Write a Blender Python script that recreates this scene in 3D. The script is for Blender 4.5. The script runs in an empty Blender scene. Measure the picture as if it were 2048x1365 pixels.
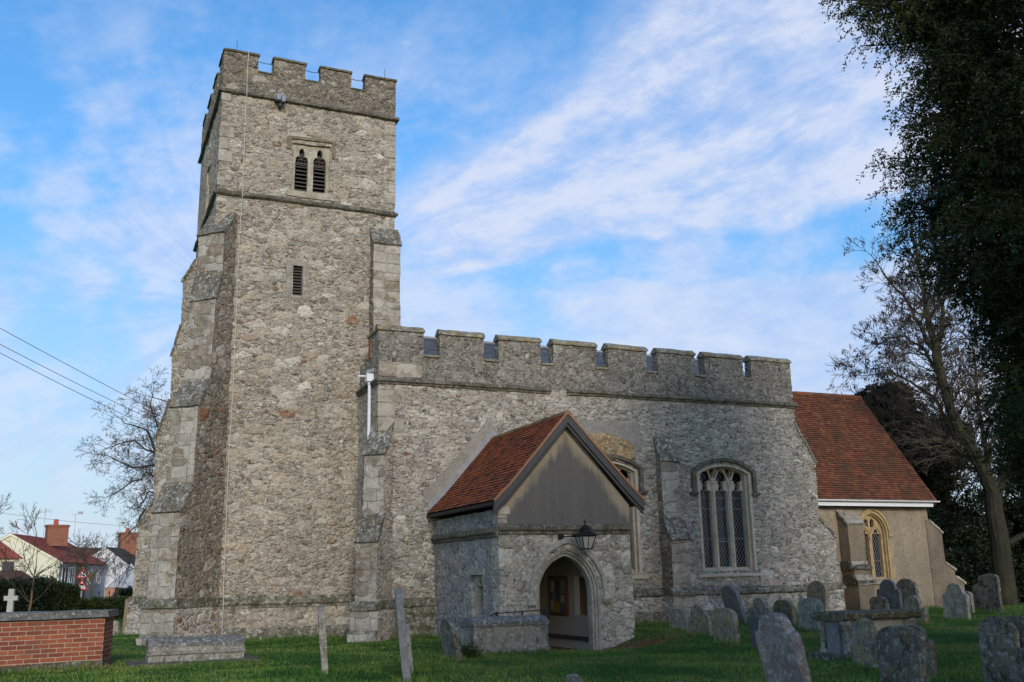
import bpy, bmesh, math, random
import numpy as np
from mathutils import Vector, Matrix, noise
from mathutils.geometry import delaunay_2d_cdt

random.seed(11)
rng = np.random.default_rng(11)
scene = bpy.context.scene
COL = scene.collection
R = math.radians

def ss(a, b, x):
    t = min(1.0, max(0.0, (x - a) / (b - a)))
    return t * t * (3 - 2 * t)

# ------------------------------------------------------------------ geometry collector
def jit(p, amp, freq=1.7):
    if amp <= 0:
        return p
    n = noise.noise_vector(p * freq) + 0.6 * noise.noise_vector(p * freq * 3.1)
    return p + n * amp

def inside(pt, poly):
    x, y = pt
    c = False
    n = len(poly)
    j = n - 1
    for i in range(n):
        xi, yi = poly[i]
        xj, yj = poly[j]
        if (yi > y) != (yj > y) and x < (xj - xi) * (y - yi) / (yj - yi) + xi:
            c = not c
        j = i
    return c

def dens(loop, res):
    out = []
    n = len(loop)
    for i in range(n):
        a = loop[i]
        b = loop[(i + 1) % n]
        k = max(1, int(math.ceil(math.hypot(b[0] - a[0], b[1] - a[1]) / res)))
        for q in range(k):
            t = q / k
            out.append((a[0] + (b[0] - a[0]) * t, a[1] + (b[1] - a[1]) * t))
    return out

class G:
    """collects the faces of ONE mesh object"""
    def __init__(s):
        s.v, s.f, s.m, s.tone = [], [], [], []
    def add(s, verts, faces, mi=0, tone=None):
        o = len(s.v)
        s.v.extend([Vector(p) for p in verts])
        for k, f in enumerate(faces):
            s.f.append([o + i for i in f])
            s.m.append(mi(k) if callable(mi) else mi)
            s.tone.append(0.5 if tone is None else tone)
    def plate(s, outer, holes, O, U, V, N, depth, res=0.35, mi=0, side_mi=None, amp=0.0, dseg=1, fill=True):
        """2D outline in (u,v) at O; front at O, back at O - N*depth; holes get reveals"""
        O, U, V, N = Vector(O), Vector(U), Vector(V), Vector(N)
        outer = dens(outer, res)
        holes = [dens(h, res) for h in holes]
        pts, edges = [], []
        for lp in [outer] + holes:
            o = len(pts)
            n = len(lp)
            pts += [Vector((a, b)) for a, b in lp]
            edges += [(o + i, o + (i + 1) % n) for i in range(n)]
        us = [p[0] for p in outer]
        vs = [p[1] for p in outer]
        if fill:
            nu = int((max(us) - min(us)) / res)
            nv = int((max(vs) - min(vs)) / res)
            for i in range(1, nu):
                for j in range(1, nv):
                    q = (min(us) + (i + (j % 2) * 0.5) * res, min(vs) + j * res)
                    if not inside(q, outer):
                        continue
                    if any(inside(q, h) for h in holes):
                        continue
                    md = min((q[0] - p.x) ** 2 + (q[1] - p.y) ** 2 for p in pts[:len(outer) + sum(map(len, holes))])
                    if md > (res * 0.45) ** 2:
                        pts.append(Vector(q))
        vo, eo, fo, _, _, _ = delaunay_2d_cdt(pts, edges, [], 0, 1e-5)
        tris = []
        for f in fo:
            c = sum((vo[i] for i in f), Vector((0, 0))) / len(f)
            c = (c.x, c.y)
            if inside(c, outer) and not any(inside(c, h) for h in holes):
                a, b, d = vo[f[0]], vo[f[1]], vo[f[2]]
                ar = (b.x - a.x) * (d.y - a.y) - (b.y - a.y) * (d.x - a.x)
                tris.append(list(f) if ar > 0 else list(f)[::-1])
        W = [O + U * p.x + V * p.y for p in vo]
        n = len(W)
        front = [jit(p, amp) for p in W]
        s.add(front, tris, mi)
        s.add([jit(p - N * depth, amp) for p in W], [t[::-1] for t in tris], mi)
        sm = mi if side_mi is None else side_mi
        for li, lp in enumerate([outer] + holes):
            ar = sum(lp[i][0] * lp[(i + 1) % len(lp)][1] - lp[(i + 1) % len(lp)][0] * lp[i][1] for i in range(len(lp)))
            ccw = ar > 0
            if li > 0:
                ccw = not ccw
            L = [O + U * a + V * b for a, b in lp]
            vv, ff = [], []
            m = len(L)
            for q in range(dseg + 1):
                vv += [jit(p - N * (depth * q / dseg), amp) for p in L]
            for q in range(dseg):
                for i in range(m):
                    j = (i + 1) % m
                    quad = [q * m + i, (q + 1) * m + i, (q + 1) * m + j, q * m + j]
                    ff.append(quad if ccw else quad[::-1])
            if callable(sm):
                def pick(k, vv=vv, ff=ff):
                    a, b, c, d = [vv[i] for i in ff[k]]
                    nn = (b - a).cross(d - a)
                    if nn.length > 0:
                        nn.normalize()
                    return sm(nn)
                s.add(vv, ff, pick)
            else:
                s.add(vv, ff, sm)
        return s
    def box(s, x0, x1, y0, y1, z0, z1, mi=0, M=None, amp=0.0, tone=None):
        vs = [Vector((x, y, z)) for z in (z0, z1) for y in (y0, y1) for x in (x0, x1)]
        if M is not None:
            vs = [M @ p for p in vs]
        vs = [jit(p, amp) for p in vs]
        s.add(vs, [(0, 2, 3, 1), (4, 5, 7, 6), (0, 1, 5, 4), (2, 6, 7, 3), (0, 4, 6, 2), (1, 3, 7, 5)], mi, tone)
        return s
    def tube(s, pts, rads, n=6, mi=0, cap=True):
        pts = [Vector(p) for p in pts]
        if not hasattr(rads, '__len__'):
            rads = [rads] * len(pts)
        vs, fs = [], []
        up = None
        for i, p in enumerate(pts):
            t = (pts[min(i + 1, len(pts) - 1)] - pts[max(i - 1, 0)])
            if t.length < 1e-9:
                t = Vector((0, 0, 1))
            t.normalize()
            if up is None:
                up = t.orthogonal().normalized()
            else:
                up = up - t * up.dot(t)
                up = up.normalized() if up.length > 1e-6 else t.orthogonal().normalized()
            w = t.cross(up)
            for k in range(n):
                a = 2 * math.pi * k / n
                vs.append(p + (up * math.cos(a) + w * math.sin(a)) * rads[i])
        for i in range(len(pts) - 1):
            for k in range(n):
                j = (k + 1) % n
                fs.append((i * n + k, i * n + j, (i + 1) * n + j, (i + 1) * n + k))
        if cap:
            fs.append(tuple(range(n))[::-1])
            fs.append(tuple((len(pts) - 1) * n + k for k in range(n)))
        s.add(vs, fs, mi)
        return s
    def sweep(s, path, prof, closed=False, res=0.4, mi=0, amp=0.0):
        """profile points (d outward to the right of travel, z) mitred along a 2D path"""
        P = [Vector((a, b)) for a, b in path]
        n = len(P)
        secs = []
        for i in range(n):
            if closed or 0 < i < n - 1:
                a = (P[i] - P[i - 1]).normalized()
                b = (P[(i + 1) % n] - P[i]).normalized()
            else:
                a = b = (P[1] - P[0]).normalized() if i == 0 else (P[-1] - P[-2]).normalized()
            na, nb = Vector((a.y, -a.x)), Vector((b.y, -b.x))
            m = na + nb
            m = m / max(0.2, (m.length_squared / 2))
            secs.append([Vector((P[i].x + m.x * d, P[i].y + m.y * d, z)) for d, z in prof])
        rings = []
        last = n if closed else n - 1
        for i in range(last):
            A, B = secs[i], secs[(i + 1) % n]
            k = max(1, int((P[(i + 1) % n] - P[i]).length / res))
            for q in range(k):
                rings.append([a.lerp(b, q / k) for a, b in zip(A, B)])
        if not closed:
            rings.append(secs[-1])
        m = len(prof)
        vs = [jit(p, amp) for r in rings for p in r]
        fs = []
        nr = len(rings)
        for i in range(nr if closed else nr - 1):
            j = (i + 1) % nr
            for k in range(m):
                l = (k + 1) % m
                fs.append((i * m + k, i * m + l, j * m + l, j * m + k))
        if not closed:
            fs.append(tuple(range(m))[::-1])
            fs.append(tuple((nr - 1) * m + k for k in range(m)))
        s.add(vs, fs, mi)
        return s

def build(name, g, mats, parent=None, origin=None, loc=None, rot=None, label=None, cat=None, group=None, kind=None, smooth=False, tone=False, bevel=0, fixn=False, sub=None):
    """links g as ONE mesh object; world-space verts are made local to the top-level thing's origin"""
    if not isinstance(mats, (list, tuple)):
        mats = [mats]
    me = bpy.data.meshes.new(name)
    if parent is not None and origin is None:
        origin = parent.get('_o', (0, 0, 0)) if False else ORG.get(parent.name, (0, 0, 0))
    o0 = Vector(origin or (0, 0, 0))
    me.from_pydata([p - o0 for p in g.v], [], g.f)
    for m in mats:
        me.materials.append(m)
    me.polygons.foreach_set('material_index', g.m)
    if tone:
        at = me.attributes.new('tone', 'FLOAT', 'FACE')
        at.data.foreach_set('value', g.tone)
    if smooth:
        me.polygons.foreach_set('use_smooth', [True] * len(me.polygons))
    me.update()
    if fixn:
        b = bmesh.new(); b.from_mesh(me); bmesh.ops.recalc_face_normals(b, faces=b.faces); b.to_mesh(me); b.free()
    if sub is None and any(m.displacement_method == 'BOTH' for m in mats):
        sub = 3 if len(me.polygons) < 12000 else 2
    if sub:
        b = bmesh.new(); b.from_mesh(me); bmesh.ops.remove_doubles(b, verts=b.verts, dist=0.002); b.to_mesh(me); b.free()
    o = bpy.data.objects.new(name, me)
    COL.objects.link(o)
    if sub:
        sb = o.modifiers.new('relief', 'SUBSURF'); sb.subdivision_type = 'SIMPLE'; sb.levels = 0; sb.render_levels = sub
    if parent is not None:
        o.parent = parent
        ORG[o.name] = tuple(o0)
    else:
        o.location = loc if loc is not None else o0
        ORG[o.name] = tuple(o0)
    if rot is not None:
        o.rotation_euler = rot
    if bevel:
        b = o.modifiers.new('edge', 'BEVEL'); b.width = bevel; b.segments = 2; b.limit_method = 'ANGLE'; b.angle_limit = R(40)
    tag(o, label, cat, group, kind)
    return o

ORG = {}
def tag(o, label=None, cat=None, group=None, kind=None):
    if label: o['label'] = label
    if cat: o['category'] = cat
    if group: o['group'] = group
    if kind: o['kind'] = kind

def empty(name, loc, label, cat, group=None, rot=None, local=False):
    o = bpy.data.objects.new(name, None)
    COL.objects.link(o)
    o.location = loc
    if rot is not None:
        o.rotation_euler = rot
    ORG[o.name] = (0, 0, 0) if local else tuple(loc)
    tag(o, label, cat, group)
    return o

# ------------------------------------------------------------------ node helper
class NT:
    def __init__(s, tree):
        s.t = tree
    def n(s, typ, *ins, **kw):
        nd = s.t.nodes.new(typ)
        for k, v in kw.items():
            if hasattr(nd, k):
                setattr(nd, k, v)
            else:
                s.put(nd.inputs[k], v)
        for i, v in enumerate(ins):
            if v is not None:
                s.put(nd.inputs[i], v)
        return nd
    def put(s, sock, v):
        if isinstance(v, bpy.types.NodeSocket):
            s.t.links.new(v, sock)
        elif isinstance(v, bpy.types.Node):
            s.t.links.new(v.outputs[0], sock)
        else:
            if hasattr(sock.default_value, '__len__') and not hasattr(v, '__len__'):
                v = [v] * len(sock.default_value)
            if hasattr(sock.default_value, '__len__') and len(sock.default_value) == 4 and len(v) == 3:
                v = (*v, 1)
            sock.default_value = v
    def math(s, op, a, b=0.0, c=0.0, clamp=False):
        nd = s.n('ShaderNodeMath', a, b, c)
        nd.operation = op
        nd.use_clamp = clamp
        return nd.outputs[0]
    def mix(s, f, a, b, mode='MIX'):
        nd = s.t.nodes.new('ShaderNodeMix')
        nd.data_type = 'RGBA'
        nd.blend_type = mode
        s.put(nd.inputs[0], f); s.put(nd.inputs[6], a); s.put(nd.inputs[7], b)
        return nd.outputs[2]
    def sm(s, x, a, b):
        nd = s.t.nodes.new('ShaderNodeMapRange')
        nd.interpolation_type = 'SMOOTHSTEP'
        s.put(nd.inputs[0], x)
        nd.inputs[1].default_value = a; nd.inputs[2].default_value = b
        nd.inputs[3].default_value = 0; nd.inputs[4].default_value = 1
        return nd.outputs[0]
    def ramp(s, x, stops, interp='LINEAR'):
        nd = s.t.nodes.new('ShaderNodeValToRGB')
        cr = nd.color_ramp
        cr.interpolation = interp
        while len(cr.elements) < len(stops):
            cr.elements.new(0.5)
        for e, (p, c) in zip(cr.elements, stops):
            e.position = p
            e.color = (*c, 1) if len(c) == 3 else c
        s.put(nd.inputs[0], x)
        return nd.outputs[0]
    def noise(s, vec, scale, detail=4, rough=0.55, dist=0.0, col=False):
        nd = s.n('ShaderNodeTexNoise')
        s.put(nd.inputs['Vector'], vec)
        nd.inputs['Scale'].default_value = scale
        nd.inputs['Detail'].default_value = detail
        nd.inputs['Roughness'].default_value = rough
        nd.inputs['Distortion'].default_value = dist
        return nd.outputs['Color' if col else 'Fac']
    def map(s, vec, scale=(1, 1, 1), rot=(0, 0, 0), loc=(0, 0, 0)):
        nd = s.n('ShaderNodeMapping')
        s.put(nd.inputs[0], vec)
        nd.inputs['Location'].default_value = loc
        nd.inputs['Rotation'].default_value = rot
        nd.inputs['Scale'].default_value = scale
        return nd.outputs[0]
    def vor(s, vec, scale, feature='F1', rnd=1.0):
        nd = s.n('ShaderNodeTexVoronoi')
        nd.feature = feature
        s.put(nd.inputs['Vector'], vec)
        nd.inputs['Scale'].default_value = scale
        nd.inputs['Randomness'].default_value = rnd
        return nd

def mat(name):
    m = bpy.data.materials.new(name)
    m.use_nodes = True
    m.node_tree.nodes.clear()
    t = NT(m.node_tree)
    bs = t.n('ShaderNodeBsdfPrincipled')
    out = t.n('ShaderNodeOutputMaterial', bs.outputs[0])
    bs.inputs['Specular IOR Level'].default_value = 0.25
    return m, t, bs

def wpos(t):
    return t.n('ShaderNodeNewGeometry').outputs['Position']

def opos(t):
    """object coordinates shifted per object, so that copies differ"""
    tc = t.n('ShaderNodeTexCoord').outputs['Object']
    r = t.n('ShaderNodeObjectInfo').outputs['Random']
    sc = t.math('MULTIPLY', r, 37.0)
    v = t.n('ShaderNodeVectorMath', tc, None)
    v.operation = 'ADD'
    cb = t.n('ShaderNodeCombineXYZ', sc, sc, 0.0)
    t.put(v.inputs[1], cb.outputs[0])
    return v.outputs[0]

def bump(t, bs, h, strength=0.6, dist=0.03):
    b = t.n('ShaderNodeBump')
    b.inputs['Strength'].default_value = strength
    b.inputs['Distance'].default_value = dist
    t.put(b.inputs['Height'], h)
    t.put(bs.inputs['Normal'], b.outputs[0])

def flat(name, col, rough=0.8, var=0.15, scale=6, metal=0.0, world=True, bmp=0.0):
    m, t, bs = mat(name)
    P = wpos(t) if world else opos(t)
    n = t.noise(P, scale, 5, 0.6)
    f = t.math('MULTIPLY_ADD', n, 2 * var, 1 - var)
    c = t.mix(1.0, col, t.n('ShaderNodeCombineColor', f, f, f).outputs[0], 'MULTIPLY')
    t.put(bs.inputs['Base Color'], c)
    bs.inputs['Roughness'].default_value = rough
    bs.inputs['Metallic'].default_value = metal
    if bmp:
        bump(t, bs, n, bmp, 0.02)
    return m
# ------------------------------------------------------------------ materials
def disp(m, t, h, scale=0.05, mid=0.5):
    d = t.n('ShaderNodeDisplacement')
    t.put(d.inputs['Height'], h)
    d.inputs['Midlevel'].default_value = mid
    d.inputs['Scale'].default_value = scale
    out = [n for n in m.node_tree.nodes if n.type == 'OUTPUT_MATERIAL'][0]
    m.node_tree.links.new(d.outputs[0], out.inputs['Displacement'])
    m.displacement_method = 'BOTH'

def rubble(name, stones, mortar, scale=4.0, zs=1.8, edge=(0.01, 0.11), lichen=0.35, strength=0.8, stain=0.35, mix_small=0.5, mort_amt=1.0, accent=None, depth=0.055):
    m, t, bs = mat(name)
    P = wpos(t)
    def warp(P, sc, amt):
        w = t.noise(P, sc, 3, 0.6, col=True)
        wv = t.n('ShaderNodeVectorMath', w, (0.5, 0.5, 0.5)); wv.operation = 'SUBTRACT'
        ws = t.n('ShaderNodeVectorMath', wv.outputs[0]); ws.operation = 'SCALE'; ws.inputs['Scale'].default_value = amt
        pa = t.n('ShaderNodeVectorMath', P, ws.outputs[0]); pa.operation = 'ADD'
        return pa.outputs[0]
    pb = warp(warp(P, 1.8, 0.24), 9.0, 0.055)
    S = t.map(pb, (1, 1, zs))
    A = t.vor(S, scale); AE = t.vor(S, scale, 'DISTANCE_TO_EDGE')
    B = t.vor(S, scale * 1.75); BE = t.vor(S, scale * 1.75, 'DISTANCE_TO_EDGE')
    sel = t.sm(t.noise(P, 1.1, 3, 0.6), 0.60 - 0.2 * mix_small, 0.64 - 0.2 * mix_small)
    ea = AE.outputs['Distance']
    e = t.math('ADD', ea, t.math('MULTIPLY', sel, t.math('SUBTRACT', t.math('MULTIPLY', BE.outputs['Distance'], 1.25), ea)))
    cc = t.mix(sel, A.outputs['Color'], B.outputs['Color'])
    L_ = t.vor(S, scale * 0.52); LE = t.vor(S, scale * 0.52, 'DISTANCE_TO_EDGE')
    big_ = t.math('GREATER_THAN', t.n('ShaderNodeSeparateColor', L_.outputs['Color']).outputs[1], 0.80)
    e = t.math('ADD', e, t.math('MULTIPLY', big_, t.math('SUBTRACT', t.math('MULTIPLY', LE.outputs['Distance'], 0.8), e)))
    cc = t.mix(big_, cc, L_.outputs['Color'])
    sp = t.n('ShaderNodeSeparateColor', cc)
    pick, pick2, pick3 = sp.outputs[0], sp.outputs[1], sp.outputs[2]
    fine = t.noise(P, 19, 5, 0.8)
    mid = t.noise(t.map(P, (1, 1, 1.5)), 9, 5, 0.65)
    n = len(stones)
    sc = t.ramp(pick, [((i + 0.5) / n, c) for i, c in enumerate(stones)], 'LINEAR')
    v = t.math('MULTIPLY_ADD', pick2, 0.80, 0.55)
    sc = t.mix(1.0, sc, t.n('ShaderNodeCombineColor', v, v, v).outputs[0], 'MULTIPLY')
    if accent is not None:
        am = t.sm(pick3, accent[1], accent[1] + 0.02)
        sc = t.mix(am, sc, accent[0])
    # each stone is set more or less flush: some drown in mortar, some stand out
    flush = t.math('MULTIPLY_ADD', pick3, 0.8, 0.2)
    edgeN = t.math('ADD', e, t.math('MULTIPLY', t.math('SUBTRACT', mid, 0.5), 0.11))
    sm_ = t.sm(edgeN, *edge)
    sme = t.sm(t.noise(P, 2.3, 5, 0.7), 0.42, 0.62)
    drown = t.math('MULTIPLY', t.math('ADD', t.math('MULTIPLY', sme, 0.42), t.math('MULTIPLY', t.math('SUBTRACT', 1.0, pick3), 0.32)), mort_amt)
    smask = t.math('MULTIPLY', sm_, t.math('SUBTRACT', 1.0, t.math('MINIMUM', drown, 0.9)))
    mo = t.mix(t.noise(P, 3.5, 4, 0.7), [c * 0.72 for c in mortar], [c * 1.22 for c in mortar])
    col = t.mix(smask, mo, sc)
    f = t.math('MULTIPLY', t.math('MULTIPLY_ADD', fine, 1.7, 0.15), t.math('MULTIPLY_ADD', mid, 1.5, 0.25))
    col = t.mix(1.0, col, t.n('ShaderNodeCombineColor', f, f, f).outputs[0], 'MULTIPLY')
    # weather stains: broad blotches and rain streaks
    bl = t.sm(t.noise(P, 0.5, 5, 0.68), 0.40, 0.70)
    st = t.sm(t.noise(t.map(P, (3.0, 3.0, 0.28)), 1.0, 4, 0.6), 0.50, 0.78)
    dk = t.math('MULTIPLY', t.math('ADD', t.math('MULTIPLY', bl, 0.55), t.math('MULTIPLY', st, 0.5)), stain)
    col = t.mix(dk, col, (0.085, 0.075, 0.06))
    lich = t.math('MULTIPLY', t.sm(t.noise(P, 9, 6, 0.85), 0.57, 0.62), lichen)
    col = t.mix(lich, col, (0.52, 0.51, 0.47))
    # ragged pockets in the weathered pointing: dirt plus cavity shade painted into the colour
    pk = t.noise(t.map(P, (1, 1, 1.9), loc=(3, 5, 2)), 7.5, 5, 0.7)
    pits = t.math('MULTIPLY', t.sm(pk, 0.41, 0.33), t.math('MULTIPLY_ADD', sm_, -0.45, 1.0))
    # open joints along the courses: dark dirt with relief shade painted in
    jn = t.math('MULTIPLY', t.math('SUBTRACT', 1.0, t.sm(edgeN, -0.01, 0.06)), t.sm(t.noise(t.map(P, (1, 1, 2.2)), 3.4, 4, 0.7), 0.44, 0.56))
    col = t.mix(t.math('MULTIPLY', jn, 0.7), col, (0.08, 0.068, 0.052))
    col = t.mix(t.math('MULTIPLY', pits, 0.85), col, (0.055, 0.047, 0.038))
    t.put(bs.inputs['Base Color'], col)
    bs.inputs['Roughness'].default_value = 0.95
    bs.inputs['Specular IOR Level'].default_value = 0.1
    h = t.math('MULTIPLY', t.math('MULTIPLY', t.sm(t.math('ADD', e, t.math('MULTIPLY', t.math('SUBTRACT', mid, 0.5), 0.08)), 0.0, 0.2), flush), 0.42)
    h = t.math('ADD', h, t.math('ADD', t.math('MULTIPLY', fine, 0.20), t.math('MULTIPLY', mid, 0.62)))
    h = t.math('SUBTRACT', h, t.math('MULTIPLY', pits, 0.35))
    disp(m, t, h, depth, 0.6)
    return m

GREY = (0.315, 0.29, 0.245); TAN = (0.315, 0.26, 0.19); BRN = (0.20, 0.15, 0.10); LGT = (0.45, 0.42, 0.36); DRK = (0.155, 0.142, 0.122); RST = (0.22, 0.105, 0.055)
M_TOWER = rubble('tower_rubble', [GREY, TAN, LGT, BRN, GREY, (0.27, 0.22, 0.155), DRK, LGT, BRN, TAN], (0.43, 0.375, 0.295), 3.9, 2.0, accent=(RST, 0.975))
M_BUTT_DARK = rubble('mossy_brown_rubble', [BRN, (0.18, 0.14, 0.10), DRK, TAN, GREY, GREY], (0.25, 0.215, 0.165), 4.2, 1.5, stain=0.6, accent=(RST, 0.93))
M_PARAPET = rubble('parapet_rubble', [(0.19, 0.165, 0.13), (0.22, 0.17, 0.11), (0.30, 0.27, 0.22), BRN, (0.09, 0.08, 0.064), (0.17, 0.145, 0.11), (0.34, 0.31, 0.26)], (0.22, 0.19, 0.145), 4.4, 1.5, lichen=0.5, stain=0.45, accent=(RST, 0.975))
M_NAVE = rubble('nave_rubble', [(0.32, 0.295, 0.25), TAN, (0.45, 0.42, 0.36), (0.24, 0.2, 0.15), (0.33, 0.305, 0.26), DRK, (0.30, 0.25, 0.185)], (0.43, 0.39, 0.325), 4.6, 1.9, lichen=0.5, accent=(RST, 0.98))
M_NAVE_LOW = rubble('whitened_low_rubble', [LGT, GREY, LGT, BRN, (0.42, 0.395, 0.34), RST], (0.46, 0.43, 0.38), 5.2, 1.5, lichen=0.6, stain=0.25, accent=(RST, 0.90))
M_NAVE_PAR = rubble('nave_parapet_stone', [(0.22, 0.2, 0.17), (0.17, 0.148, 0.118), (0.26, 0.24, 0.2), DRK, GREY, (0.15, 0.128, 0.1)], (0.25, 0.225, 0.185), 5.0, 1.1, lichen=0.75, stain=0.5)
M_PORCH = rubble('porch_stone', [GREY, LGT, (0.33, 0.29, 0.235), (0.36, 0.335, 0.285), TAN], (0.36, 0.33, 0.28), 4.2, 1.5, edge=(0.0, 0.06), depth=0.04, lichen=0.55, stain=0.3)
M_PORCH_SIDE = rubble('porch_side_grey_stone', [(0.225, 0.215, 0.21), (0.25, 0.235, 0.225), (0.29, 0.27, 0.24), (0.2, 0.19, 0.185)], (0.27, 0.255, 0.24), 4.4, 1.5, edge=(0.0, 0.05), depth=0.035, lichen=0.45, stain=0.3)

def ashlar(name, base, dark, bw=0.55, bh=0.33, stain=0.35, lichen=0.45):
    """squared blocks laid by height along the dominant horizontal direction"""
    m, t, bs = mat(name)
    P = wpos(t)
    sx = t.n('ShaderNodeSeparateXYZ', P)
    h = t.math('ADD', t.math('MULTIPLY', sx.outputs[0], 0.8), t.math('MULTIPLY', sx.outputs[1], -0.83))
    wob = t.math('MULTIPLY', t.math('SUBTRACT', t.noise(P, 1.5, 2), 0.5), 0.1)
    uv = t.n('ShaderNodeCombineXYZ', t.math('ADD', t.math('DIVIDE', h, bw), wob), t.math('ADD', t.math('DIVIDE', sx.outputs[2], bh), wob), 0.0)
    def cell(feat):
        v_ = t.vor(uv.outputs[0], 1.0, feat, 0.62); v_.distance = 'CHEBYCHEV'; v_.voronoi_dimensions = '2D'
        return v_
    F1_, F2_ = cell('F1'), cell('F2')
    edge_ = t.sm(t.math('SUBTRACT', F2_.outputs['Distance'], F1_.outputs['Distance']), 0.02, 0.10)
    cs_ = t.n('ShaderNodeSeparateColor', F1_.outputs['Color'])
    blk_ = t.ramp(cs_.outputs[0], [(0.1, dark), (0.35, base), (0.6, [c * 0.85 for c in base]), (0.85, [c * 1.08 for c in base])])
    blk_ = t.mix(t.math('MULTIPLY', t.math('SUBTRACT', 1.0, edge_), 0.5), blk_, [c * 0.65 for c in base])
    fine = t.noise(P, 26, 5, 0.75)
    mid = t.noise(P, 6, 5, 0.65)
    f = t.math('MULTIPLY', t.math('MULTIPLY_ADD', fine, 1.2, 0.4), t.math('MULTIPLY_ADD', mid, 1.0, 0.5))
    V = t.vor(t.map(P, (1, 1, 1.6)), 4.0); vs_ = t.n('ShaderNodeSeparateColor', V.outputs['Color'])
    rub = t.mix(vs_.outputs[0], (0.20, 0.15, 0.10), (0.34, 0.31, 0.26))
    bcol = t.mix(t.sm(t.noise(P, 1.0, 3, 0.6), 0.52, 0.60), blk_, rub)
    col = t.mix(1.0, bcol, t.n('ShaderNodeCombineColor', f, f, f).outputs[0], 'MULTIPLY')
    bl = t.math('MULTIPLY', t.sm(t.noise(P, 1.3, 5, 0.7), 0.45, 0.7), stain)
    col = t.mix(bl, col, (0.12, 0.10, 0.08))
    li = t.math('MULTIPLY', t.sm(t.noise(P, 8, 5, 0.75), 0.60, 0.68), lichen)
    col = t.mix(li, col, (0.46, 0.45, 0.41))
    t.put(bs.inputs['Base Color'], col)
    bs.inputs['Roughness'].default_value = 0.93
    disp(m, t, t.math('ADD', t.math('MULTIPLY', edge_, 0.35), t.math('ADD', t.math('MULTIPLY', fine, 0.35), t.math('MULTIPLY', mid, 0.8))), 0.032, 0.8)
    return m
M_ASH = ashlar('buttress_ashlar', (0.375, 0.34, 0.285), (0.22, 0.185, 0.14))
M_QUOIN = ashlar('pale_quoin', (0.37, 0.335, 0.275), (0.29, 0.25, 0.19), 0.6, 0.4, 0.3)

def lichenstone(name, base, dark, yellow=0.4, white=0.5, moss=0.0, scale=1.0, world=True, streak=0.4, blk=0.0, rough=0.92):
    m, t, bs = mat(name)
    P = wpos(t) if world else opos(t)
    n1 = t.noise(P, 3.0 * scale, 5, 0.7)
    n2 = t.noise(P, 13 * scale, 6, 0.85)
    st = t.sm(t.noise(t.map(P, (9 * scale, 9 * scale, 0.9 * scale)), 1.0, 4, 0.6), 0.4, 0.7)
    col = t.mix(t.sm(n1, 0.35, 0.68), dark, base)
    col = t.mix(t.math('MULTIPLY', st, streak), col, dark)
    f = t.math('MULTIPLY_ADD', n2, 1.5, 0.25)
    col = t.mix(1.0, col, t.n('ShaderNodeCombineColor', f, f, f).outputs[0], 'MULTIPLY')
    if yellow:
        ya = t.math('MULTIPLY', t.sm(t.noise(t.map(P, loc=(7, 3, 1)), 4.6 * scale, 6, 0.8), 0.49, 0.57), yellow)
        col = t.mix(ya, col, t.mix(t.noise(P, 9 * scale), (0.33, 0.21, 0.04), (0.21, 0.185, 0.07)))
    if white:
        wa = t.math('MULTIPLY', t.sm(t.noise(t.map(P, loc=(1, 9, 4)), 9 * scale, 6, 0.85), 0.54, 0.58), white)
        col = t.mix(wa, col, (0.56, 0.56, 0.52))
    if moss:
        gm = t.math('MULTIPLY', t.sm(t.noise(t.map(P, loc=(4, 4, 8)), 5 * scale, 5, 0.7), 0.50, 0.60), moss)
        col = t.mix(gm, col, (0.05, 0.06, 0.015))
    if blk:
        bm = t.math('MULTIPLY', t.sm(t.noise(t.map(P, (1, 1, 0.6), loc=(2, 8, 5)), 6 * scale, 5, 0.7), 0.54, 0.62), blk)
        col = t.mix(bm, col, (0.02, 0.02, 0.017))
    t.put(bs.inputs['Base Color'], col)
    bs.inputs['Roughness'].default_value = rough
    bump(t, bs, t.math('ADD', n2, t.math('MULTIPLY', n1, 1.5)), 0.9, 0.03)
    return m
M_WEATHER = lichenstone('lichened_weathering', (0.20, 0.18, 0.15), (0.08, 0.072, 0.06), 0.25, 0.75, 0.3)
M_STRING = lichenstone('dark_string_course', (0.17, 0.155, 0.125), (0.06, 0.053, 0.042), 0.2, 0.25, 0.35)
M_PLINTH = lichenstone('mossy_plinth', (0.24, 0.215, 0.17), (0.09, 0.08, 0.06), 0.12, 0.6, 0.75)
M_COPING = lichenstone('yellow_lichen_coping', (0.27, 0.25, 0.21), (0.12, 0.105, 0.08), 0.8, 0.6, 0.2)
M_COPING_T = lichenstone('dark_tower_coping', (0.14, 0.125, 0.09), (0.07, 0.065, 0.045), 0.35, 0.2, 0.4)
M_FRAME = lichenstone('dressed_window_stone', (0.58, 0.50, 0.38), (0.43, 0.36, 0.26), 0.0, 0.15, 0.0, streak=0.35)
M_FRAME_Y = lichenstone('yellow_window_stone', (0.50, 0.36, 0.18), (0.36, 0.25, 0.12), 0.0, 0.1, 0.0, streak=0.3)
M_FRAME_T = lichenstone('pale_belfry_stone', (0.45, 0.405, 0.32), (0.27, 0.23, 0.17), 0.1, 0.3, 0.0)
M_BROWN = lichenstone('brown_hood_stone', (0.215, 0.165, 0.105), (0.15, 0.115, 0.075), 0.1, 0.2, 0.0)
M_ARCH = lichenstone('grey_arch_stone', (0.40, 0.375, 0.325), (0.25, 0.23, 0.195), 0.08, 0.4, 0.0)
M_RENDER_PATCH = lichenstone('cement_patch', (0.29, 0.265, 0.225), (0.235, 0.215, 0.18), 0.0, 0.1, 0.0, streak=0.15)
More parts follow.
